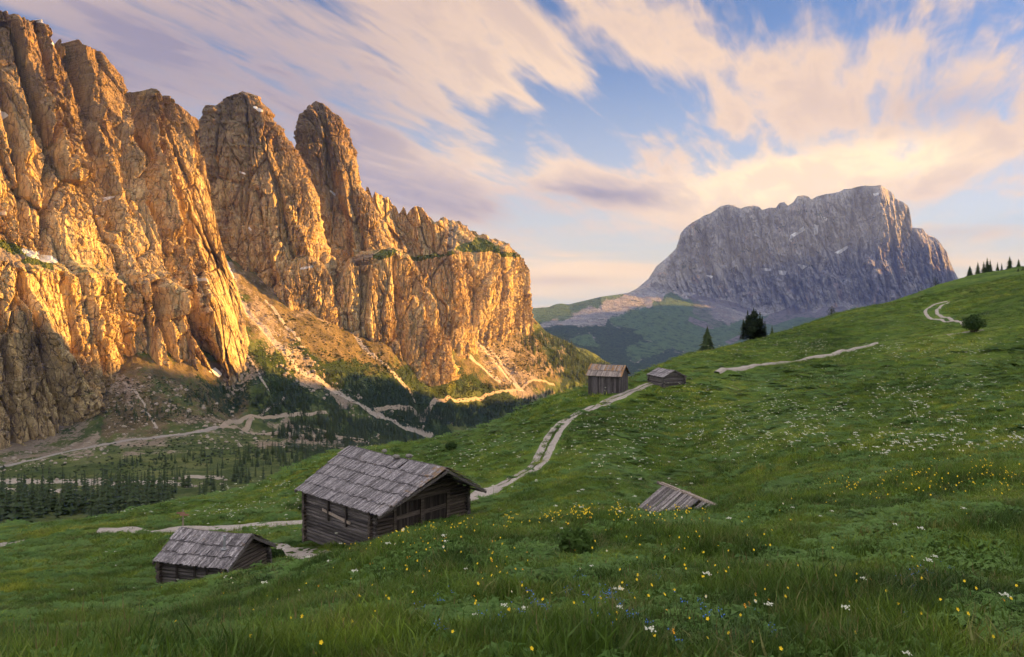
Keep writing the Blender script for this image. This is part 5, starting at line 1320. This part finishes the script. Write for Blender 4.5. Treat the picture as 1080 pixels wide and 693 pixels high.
def blades(n, rad, h, w, seed, lean=.5, heads=0):
    r = random.Random(seed); V = []; F = []; mi = []
    for i in range(n):
        a = r.random()*6.28; q = rad*math.sqrt(r.random()); x, y = q*math.cos(a), q*math.sin(a)
        hh = h*r.uniform(.5, 1.15); d = r.random()*6.28; ln = hh*lean*r.uniform(.2, 1.2); dx, dy = math.cos(d)*ln, math.sin(d)*ln
        ww = w*r.uniform(.7, 1.3)/2; f = r.random()*6.28; wx, wy = math.cos(f)*ww, math.sin(f)*ww
        b = len(V)
        V += [(x-wx, y-wy, -.04), (x+wx, y+wy, -.04), (x+dx*.3-wx*.9, y+dy*.3-wy*.9, hh*.55), (x+dx*.3+wx*.9, y+dy*.3+wy*.9, hh*.55), (x+dx, y+dy, hh*.95)]
        F += [(b, b+1, b+3, b+2), (b+2, b+3, b+4)]; mi += [0, 0]
        if i < heads:
            b = len(V); X, Y, Z = x+dx*.5, y+dy*.5, hh*1.3; s = .003
            V += [(x, y, 0), (x+.002, y, 0), (X+s, Y, Z), (X-s, Y, Z), (X, Y, Z+.05)]; F += [(b, b+1, b+2), (b+3, b+2, b+4)]; mi += [0, 1]
    return V, F, mi
def leaves(n, h, L, w, seed):
    r = random.Random(seed); V = []; F = []
    for i in range(n):
        a = r.random()*6.28; q = .10*r.random(); x, y = q*math.cos(a), q*math.sin(a); d = r.random()*6.28; l = L*r.uniform(.6, 1.1); c, s = math.cos(d), math.sin(d); z0 = h*r.uniform(.2, .8); ww = w*r.uniform(.7, 1.2)/2
        b = len(V)
        V += [(x, y, z0*.3), (x+c*l*.45-s*ww, y+s*l*.45+c*ww, z0+l*.25), (x+c*l, y+s*l, z0+l*r.uniform(-.1, .25)), (x+c*l*.45+s*ww, y+s*l*.45-c*ww, z0+l*.25), (x+c*l*.45, y+s*l*.45, z0+l*.18)]
        F += [(b, b+1, b+4), (b+1, b+2, b+4), (b+2, b+3, b+4), (b+3, b, b+4)]
    return V, F, [0]*len(F)
def lib(name, vfm, mats):
    o = mesh_np(name, vfm[0], vfm[1], mats, False, link=False); o.data.polygons.foreach_set('material_index', vfm[2]); return o
def wide_weed(seed):
    V, F, m = [], [], []
    for k in range(4):
        a, b, c = leaves(20, .07, .08, .034, seed+k); o = (random.Random(seed+k).uniform(-.16, .16), random.Random(seed+k+50).uniform(-.16, .16)); n0 = len(V)
        V += [(p[0]+o[0], p[1]+o[1], p[2]) for p in a]; F += [tuple(i+n0 for i in f) for f in b]; m += c
    return V, F, m
WW = [lib('weed_clump', wide_weed(70), [M['weed']]), lib('weed_clump', wide_weed(80), [M['weed']])]
GL = [lib('grass_clump', blades(52, .15, .105, .005, 1, .7), [M['grass'], M['seed']]), lib('grass_clump', blades(50, .15, .125, .0048, 2, .9, 0), [M['grass'], M['seed']]),
      lib('grass_clump', blades(36, .12, .17, .005, 3, .9, 1), [M['grass'], M['seed']]), lib('grass_clump', blades(56, .16, .075, .006, 4, .8), [M['grass'], M['seed']]),
      lib('weed_clump', leaves(24, .07, .11, .045, 5), [M['weed']]), lib('weed_clump', leaves(44, .06, .06, .026, 6), [M['weed']]),
      lib('grass_clump', blades(18, .16, .17, .014, 7, .8), [M['grass'], M['seed']])]
def off_things(x, y, pad=.15):
    ok = np.ones(len(x), bool)
    for c, hw in PATHS:
        if c[:, 1].mean() > 420: continue
        lo = c.min(0)-3; hi = c.max(0)+3; k = np.nonzero((x > lo[0]) & (x < hi[0]) & (y > lo[1]) & (y < hi[1]))[0]
        for s in range(0, len(k), 4000):
            kk = k[s:s+4000]; d = np.sqrt(((x[kk, None]-c[None, :, 0])**2+(y[kk, None]-c[None, :, 1])**2).min(1)); g = noise(x[kk]/1.3, y[kk]/1.3, 5.5)
            ok[kk] &= (d > hw*1.0+pad+.004*np.hypot(x[kk], y[kk])*(np.hypot(x[kk], y[kk]) > 60)) | ((d < hw*.3) & (g > .05) & (hw > 1.0))
    for C, p, a, Wd, L in HUTS:
        dx, dy = x-C[0], y-C[1]; u = dx*p[0]+dy*p[1]; v = dx*a[0]+dy*a[1]
        ok &= ~((u > .35) & (u < Wd-.35) & (v > .3) & (v < L-.3))
    return ok
rg = np.random.default_rng(12)
def ring(r0, r1, dens, amax=36):
    am = math.radians(amax); n = int(dens*am*(r1*r1-r0*r0)*GDENS)
    r = np.sqrt(rg.uniform(r0*r0, r1*r1, n)); a = rg.uniform(-am, am, n)
    x = r*np.sin(a); y = r*np.cos(a); k = off_things(x, y); return x[k], y[k], r[k]
GX_, GS_, GI_ = [], [], []
for r0, r1, dn, sxy, sz in ((1.6, 10, 130, 1.0, 1.0), (10, 25, 60, 1.15, 1.0), (25, 60, 13, 2.1, 1.3), (60, 130, 3.4, 3.6, 1.7), (130, 330, .75, 7.0, 2.3)):
    x, y, r = ring(r0, r1, dn, 64 if r1 < 30 else 50 if r1 < 100 else 40); z = meadow_z(x, y); n = len(x)
    # tall and lush in some patches, short in others
    f = fbm(x/(1.2+r*.07), y/(1.2+r*.07), 3.1, 4); tall = np.clip(1+1.3*f, .4, 2.0)
    wd_ = (fbm(x/(1.4+r*.05)+40, y/(1.4+r*.05), 8.1, 3) > .12)
    idx = rg.choice([0, 1, 2, 3, 6], n, p=[.34, .26, .14, .18, .08])
    wk = (wd_ & (rg.random(n) < .65) | (rg.random(n) < .10)) & (r < 32)
    idx = np.where(wk, rg.choice([4, 5], n), idx)
    wf = (fbm(x/3.2+9, y/2.6, 2.1, 3) > .22) & (r > 28) & (r < 170) & (rg.random(n) < .8); idx = np.where(wf, rg.choice([7, 8], n), idx)
    s = rg.uniform(.75, 1.3, n)
    sh = 1-sstep(60, 150, r)*.25
    GX_.append(np.stack([x, y, z], 1)); GS_.append(np.stack([sxy*s, sxy*s, sz*s*tall*sh], 1)); GI_.append(idx)
pts = np.vstack(GX_); n = len(pts)
scatter('grass', pts, np.vstack(GS_), rg.uniform(0, 6.28, n), np.concatenate(GI_), GL+WW, 'thick green meadow grass and weeds covering the slopes', 'grass', rg.normal(0, .12, (n, 2)))
print('grass instances', n)
# ---- flowers
def flower(kind, seed):
    r = random.Random(seed); V = []; F = []; mi = []
    def stem(x, y, z, x0=0, y0=0):
        b = len(V); V.extend([(x0-.003, y0, 0), (x0+.003, y0, 0), (x+.002, y, z), (x-.002, y, z)]); F.append((b, b+1, b+2, b+3)); mi.append(0)
    def disc(x, y, z, s, n=6, tx=0, ty=0, m=1, cup=.3):
        b = len(V); V.append((x, y, z-.2*s))
        for k in range(2*n):
            a = math.pi*k/n; q = s*(1 if k % 2 == 0 else .62); V.append((x+q*math.cos(a), y+q*math.sin(a), z+cup*s+tx*q*math.cos(a)+ty*q*math.sin(a)))
        for k in range(2*n): F.append((b, b+1+k, b+1+(k+1) % (2*n))); mi.append(m)
    if kind == 'cup':
        for k in range(r.choice([1, 2, 3])):
            x, y, z = r.uniform(-.07, .07), r.uniform(-.07, .07), r.uniform(.22, .34); stem(x, y, z); disc(x, y, z, .0155, 5, r.uniform(-.5, .5), r.uniform(.3, 1.2))
    elif kind == 'umbel':
        x, y, z = r.uniform(-.05, .05), r.uniform(-.05, .05), r.uniform(.30, .42); stem(x, y, z)
        for k in range(16):
            a = r.random()*6.28; q = .045*math.sqrt(r.random()); disc(x+q*math.cos(a), y+q*math.sin(a), z+r.uniform(-.004, .008)-q*.25, .009, 4, 0, .6)
    elif kind == 'daisy':
        x, y, z = r.uniform(-.04, .04), r.uniform(-.04, .04), r.uniform(.22, .32); stem(x, y, z); disc(x, y, z, .017, 8, 0, 1.0, 1, .05); disc(x, y-.006, z+.006, .008, 5, 0, 1.0, 2)
    elif kind == 'tiny':
        for k in range(7):
            x, y, z = r.uniform(-.09, .09), r.uniform(-.09, .09), r.uniform(.16, .26); stem(x, y, z); disc(x, y, z, .008, 5, r.uniform(-.4, .4), r.uniform(.2, 1.1))
    return V, F, mi
FL = {'yellow': [lib('flower', flower('cup', s), [M['grass'], M['yellow']]) for s in (1, 2, 3)], 'orange': [lib('flower', flower('cup', s), [M['grass'], M['orange']]) for s in (4, 5)],
      'white': [lib('flower', flower('umbel', s), [M['grass'], M['white']]) for s in (6, 7)]+[lib('flower', flower('daisy', s), [M['grass'], M['white'], M['yellow']]) for s in (8,)],
      'blue': [lib('flower', flower('tiny', s), [M['grass'], M['blue']]) for s in (9, 10)]}
def bloom(name, kinds, zones_, label, base=0.):
    """zones_: (centre u, v, spread u, spread v, count, size factor)"""
    P_, S_, I_ = [], [], []
    libs = FL[kinds]
    for (u, v, su, sv, n, k, dmin, dmax) in zones_:
        us = rg.normal(u, su, n); vs = rg.normal(v, sv, n)
        kp = fbm(us/22+3, vs/9, 4.4, 2) > -.05; us, vs = us[kp], vs[kp]
        for a, b in zip(us, vs):
            if b > 760: continue
            q = cast_m(a, b, dmin, dmax)
            if q is None: continue
            P_.append(q); s = k*rg.uniform(.75, 1.3); S_.append((s, s, s)); I_.append(rg.integers(0, len(libs)))
    P_ = np.array(P_); ok = off_things(P_[:, 0], P_[:, 1]); P_ = P_[ok]; S_ = np.array(S_)[ok]; I_ = np.array(I_)[ok]
    scatter(name, P_, S_, rg.uniform(-.6, .6, len(P_)), I_, libs, label, 'flowers')
bloom('yellow_flowers', 'yellow', [(640,550,60,5,306,0.83,5,30), (565,553,30,5,140,0.83,5,30), (440,571,40,6,140,0.76,5,30), (1000,505,60,10,140,0.83,5,30), (870,520,60,8,101,0.76,5,30), (440,566,45,4,88,0.76,5,30), (375,580,30,8,55,0.76,5,30), (965,520,70,12,76,0.76,5,30), (1050,515,30,10,55,0.83,5,30), (900,520,60,8,31,0.76,5,30),
      (780,590,60,18,36,0.71,4,30), (530,650,160,35,88,0.64,3,20), (800,660,200,25,76,0.6,3,15), (250,660,150,25,49,0.64,3,25), (480,600,80,18,63,0.71,4,25), (700,600,60,25,42,0.71,4,25), (200,625,60,10,31,0.76,5,40), (1000,640,90,30,31,0.64,3,20),
      (800,400,200,25,76,1.28,60,260), (700,470,160,30,76,1.15,45,150)], 'yellow buttercups scattered through the near meadow')
bloom('orange_flowers', 'orange', [(520,600,60,20,24,0.5,4,25), (880,655,120,25,18,0.45,3,15), (430,620,60,14,13,0.5,4,25), (230,640,80,14,14,0.6,4,30), (640,640,120,30,18,0.45,3,20), (560,560,60,6,18,0.6,5,30)], 'orange flowers dotted among the near grass')
bloom('white_flowers', 'white', [(640,540,40,6,81,0.73,25,60), (610,538,50,5,54,0.68,20,60), (620,555,70,8,24,0.9,5,30), (300,560,40,14,158,1.73,40,110), (230,545,60,8,178,2.24,60,150), (270,520,40,8,119,2.43,60,170), (460,500,50,14,217,2.33,60,160), (520,480,50,20,217,2.33,60,170),
      (640,480,50,25,317,2.33,45,160), (760,455,90,18,596,2.43,45,160), (860,440,110,20,754,2.43,45,200), (960,420,80,18,436,2.64,60,200), (880,478,90,10,317,1.92,35,120), (860,372,50,6,397,3.04,110,260), (985,373,40,7,317,3.04,90,250), (760,378,30,6,119,2.64,110,260), (1000,476,60,5,158,1.82,30,120),
      (980,640,120,28,9,0.81,3,12), (640,640,200,40,36,0.63,3,20), (420,580,60,14,24,0.9,5,30), (250,625,50,8,18,1.08,5,40), (900,560,80,10,18,0.9,5,25), (150,600,90,25,36,1.35,15,80), (700,420,60,10,178,2.43,70,170), (950,330,80,14,258,3.04,120,330)], 'white umbel flowers and daisies scattered over the meadow')
bloom('blue_flowers', 'blue', [(650,655,90,20,38,0.59,3,15), (580,665,60,14,22,0.59,3,12), (860,665,120,16,22,0.59,3,12), (470,655,50,14,13,0.59,3,14), (1020,620,50,10,6,0.65,3,20), (600,640,40,10,13,0.65,3,20)], 'small blue forget-me-nots low in the near grass')
# ---- the evening air
if HAZE > 0:
    hz_m = bpy.data.materials.new('air'); hz_m.use_nodes = True; hn = NT(hz_m.node_tree)
    hn.N.remove(hn.N['Principled BSDF'])
    pv = hn.n('ShaderNodeVolumePrincipled', {'Color': HAZE_COL, 'Density': HAZE, 'Anisotropy': .1})
    hn.L.new(pv.outputs[0], hn.N['Material Output'].inputs['Volume'])
    x0, x1, y0, y1, z0, z1 = -4500., 8000., -2500., 11500., -621., 1150.
    hb = MB(); hb.hexa([(x0,y0,z0),(x1,y0,z0),(x1,y1,z0),(x0,y1,z0),(x0,y0,z1),(x1,y0,z1),(x1,y1,z1),(x0,y1,z1)])
    tag(hb.build('haze', hz_m), 'pale evening haze filling the valley air', 'haze', kind='stuff')
# ================================================================== SKY, SUN, CAMERA
W = bpy.data.worlds.new('World'); SC.world = W; W.use_nodes = True
t = NT(W.node_tree); bg = t.N['Background']
sky = t.n('ShaderNodeTexSky', sky_type='NISHITA'); sky.sun_disc = False
sky.sun_elevation = SUN_EL; sky.sun_rotation = SUN_AZ; sky.altitude = 2200; sky.air_density = 1.0; sky.dust_density = 1.0; sky.ozone_density = 1.5
sv = t.n('ShaderNodeTexCoord').outputs['Generated']
sm = t.n('ShaderNodeSeparateXYZ', {0: sv})
t.set(sky.inputs[0], t.n('ShaderNodeCombineXYZ', {0: sm.outputs[0], 1: sm.outputs[1], 2: t.math('MAXIMUM', sm.outputs[2], .015)}).outputs[0])
dirv = t.n('ShaderNodeTexCoord').outputs['Generated']
sp = t.n('ShaderNodeSeparateXYZ', {0: dirv}); dx, dy, dz = sp.outputs
az = t.math('ARCTAN2', dx, dy)
zc = t.math('MAXIMUM', dz, 0.0)
el = t.math('ARCTAN2', dz, t.math('SQRT', t.math('ADD', t.math('MULTIPLY', dx, dx), t.math('MULTIPLY', dy, dy))))
azd = t.math('MULTIPLY', az, 57.29578); eld = t.math('MULTIPLY', el, 57.29578)      # degrees
# a cloud deck seen in perspective, drawn out along the wind (towards azimuth WD)
WD = math.radians(20)
den = t.math('ADD', zc, .10)
qx = t.math('DIVIDE', dx, den); qy = t.math('DIVIDE', dy, den)
ql = t.math('ADD', t.math('MULTIPLY', qx, math.sin(WD)), t.math('MULTIPLY', qy, math.cos(WD)))
qt = t.math('SUBTRACT', t.math('MULTIPLY', qx, math.cos(WD)), t.math('MULTIPLY', qy, math.sin(WD)))
def qv(a, b, off=0.): return t.n('ShaderNodeCombineXYZ', {0: t.math('MULTIPLY', ql, a), 1: t.math('MULTIPLY', qt, b), 2: off}).outputs[0]
n1 = t.noise(qv(.30, 1.05), 1.0, 4, .5, .5)
n2 = t.noise(qv(.55, 3.2, 5.), 1.0, 5, .55, .4)
n3 = t.noise(qv(.70, 2.1, 9.), 2.1, 4, .55, .6)
n4 = t.noise(qv(.8, 4.5, 13.), 2.6, 4, .6, .6)
def pxa(u): return math.degrees(math.atan((u-UC)/FO))
def blob(u, v, ru, rv, tilt=0.):
    """soft patch centred on a direction; radii in degrees, tilt in degrees"""
    a0 = pxa(u); e0 = math.degrees(math.atan((VH-v)/FO*math.cos(math.radians(a0))))
    k = 57.3/FO; c, s = math.cos(math.radians(tilt)), math.sin(math.radians(tilt))
    A = t.math('SUBTRACT', azd, a0); E = t.math('SUBTRACT', eld, e0)
    p = t.math('MULTIPLY', t.math('ADD', t.math('MULTIPLY', A, c), t.math('MULTIPLY', E, s)), 1/(ru*k))
    q = t.math('MULTIPLY', t.math('SUBTRACT', t.math('MULTIPLY', E, c), t.math('MULTIPLY', A, s)), 1/(rv*k))
    r2 = t.math('ADD', t.math('MULTIPLY', p, p), t.math('MULTIPLY', q, q))
    return t.math('EXPONENT', t.math('MULTIPLY', r2, -1.0))
def tot(lst):
    s = None
    for w, *b in lst:
        g = t.math('MULTIPLY', blob(*b), w); s = g if s is None else t.math('ADD', s, g)
    return s
bias = tot([(.46, 160, 60, 330, 110, 8), (.30, 470, 60, 120, 75, 0), (.30, 470, 190, 170, 60, -14), (.34, 640, 200, 140, 24, -8), (.40, 800, 205, 110, 28, 6),
            (.22, 800, 70, 190, 80, 8), (.30, 990, 90, 190, 80, 4), (.16, 640, 40, 90, 40, 0), (.30, 1000, 165, 120, 24, 6), (.30, 600, 288, 120, 22, 0), (.24, 1040, 270, 80, 40, 0), (.2, 720, 60, 60, 22, -6),
            (-.34, 640, 125, 110, 42, 22), (-.42, 185, 128, 80, 24, -10), (-.22, 330, 95, 60, 16, -20), (-.25, 700, 20, 130, 26, 0), (-.24, 560, 228, 90, 16, -8), (-.2, 820, 160, 80, 14, 4), (-.16, 900, 30, 90, 14, 0), (-.18, 640, 262, 90, 14, 0)])
# towards the horizon the deck closes up into level bands
nb = t.noise(t.n('ShaderNodeCombineXYZ', {0: t.math('MULTIPLY', azd, .055), 1: t.math('MULTIPLY', eld, .55), 2: 2.}).outputs[0], 1.0, 5, .58, .7)
lowf = t.mr(eld, 1., 7., 1., 0.)
n1 = t.math('ADD', t.math('MULTIPLY', n1, t.math('SUBTRACT', 1., lowf)), t.math('MULTIPLY', nb, lowf))
hi_ = t.mr(eld, 0., 7., 0., 1.)
def fade(x): return t.math('ADD', .5, t.math('MULTIPLY', t.math('SUBTRACT', x, .5), hi_))
n2, n3, n4 = fade(n2), fade(n3), fade(n4)
dens = t.math('ADD', t.math('ADD', t.math('MULTIPLY', t.math('SUBTRACT', n1, .5), 1.5), t.math('MULTIPLY', t.math('SUBTRACT', n2, .5), 1.1)), t.math('ADD', bias, t.math('ADD', t.math('MULTIPLY', t.math('SUBTRACT', n3, .5), 1.15), t.math('MULTIPLY', t.math('SUBTRACT', n4, .5), .55))))
cov = t.mr(dens, -.10, .38)
# thin edges glow, thick cores are grey; the low sun warms the right and the bottom
thick = t.mr(t.math('ADD', dens, t.math('MULTIPLY', t.math('SUBTRACT', n3, .5), .9)), .25, .75)
core = tot([(1.15, 100, 60, 300, 90, 6), (.9, 470, 215, 120, 22, -8), (1., 640, 205, 75, 14, -6), (.7, 350, 150, 120, 60, 0), (.5, 1000, 245, 60, 8, 0), (.5, 590, 296, 60, 6, 0), (.5, 1000, 110, 60, 20, 0)])
gold = tot([(1.3, 830, 190, 80, 28, 0), (1.2, 955, 165, 65, 18, 0), (.6, 730, 210, 60, 20, 0), (.5, 600, 290, 140, 30, 0), (.6, 1050, 270, 90, 40, 0), (.35, 540, 100, 160, 70, 0), (.3, 560, 190, 140, 30, -10)])
grey = t.math('MULTIPLY', t.math('ADD', t.math('MULTIPLY', thick, .25), t.math('MULTIPLY', core, .75)), 1.0, clamp=True)

CREAM, GOLD, GREY = (7.2, 5.1, 3.6), (10.4, 7.5, 4.4), (2.45, 2.1, 2.75)
cc = t.mix(t.math('MULTIPLY', gold, 1., clamp=True), CREAM, GOLD)
cc = t.mix(grey, cc, GREY)
skc = t.mix(1, sky.outputs[0], SKYTINT, 'MULTIPLY')
hz = t.mr(eld, 16, 0)
skc = t.mix(t.math('MULTIPLY', hz, .65), skc, (6.2, 5.6, 5.0))
col = t.mix(t.math('MULTIPLY', cov, .93), skc, cc)
col = t.mix(t.mr(dz, -.07, -.14), col, (1.0, 1.0, 1.0))
# outside the view the sky is brightened, an added fill for the shaded meadow
up = t.math('MAXIMUM', t.mr(eld, 26, 44), t.mr(t.math('ABSOLUTE', azd), 42, 75))
up = t.math('MULTIPLY', up, t.mr(dz, -.02, .06))
col = t.mix(1, col, (SKYK, SKYK, SKYK), 'MULTIPLY')
col = t.mix(t.math('MULTIPLY', up, .8), col, SKYFILL)
t.set(bg.inputs[0], col); bg.inputs[1].default_value = SKY_STR

sl = bpy.data.lights.new('sun', 'SUN'); sl.energy = SUN_STR; sl.angle = math.radians(.6); sl.color = SUN_COL
so = bpy.data.objects.new('sun', sl); COL.objects.link(so)
from mathutils import Vector
so.rotation_euler = Vector(tuple(-SUND)).to_track_quat('-Z', 'Y').to_euler()
so.location = (300, -200, 400)
cam = bpy.data.cameras.new('camera'); co = bpy.data.objects.new('camera', cam); COL.objects.link(co)
co.location = (0, 0, 0); co.rotation_euler = (math.radians(90), 0, 0)
cam.sensor_width = 36; cam.lens = FO/1080*36; cam.shift_y = -(693/2-VH)/1080
cam.clip_start = .1; cam.clip_end = 100000
SC.camera = co
SC.view_settings.view_transform = 'Standard'; SC.view_settings.look = 'None'; SC.view_settings.gamma = 1; SC.view_settings.exposure = EXPO
SC.render.engine = 'CYCLES'
c = SC.cycles; c.use_denoising = True
try: c.denoiser = 'OPENIMAGEDENOISE'
except Exception: pass
c.use_adaptive_sampling = True; c.adaptive_threshold = .02; c.adaptive_min_samples = 16
c.max_bounces = 5; c.diffuse_bounces = 2; c.glossy_bounces = 2; c.transmission_bounces = 2; c.transparent_max_bounces = 6; c.volume_bounces = 0
c.caustics_reflective = False; c.caustics_refractive = False
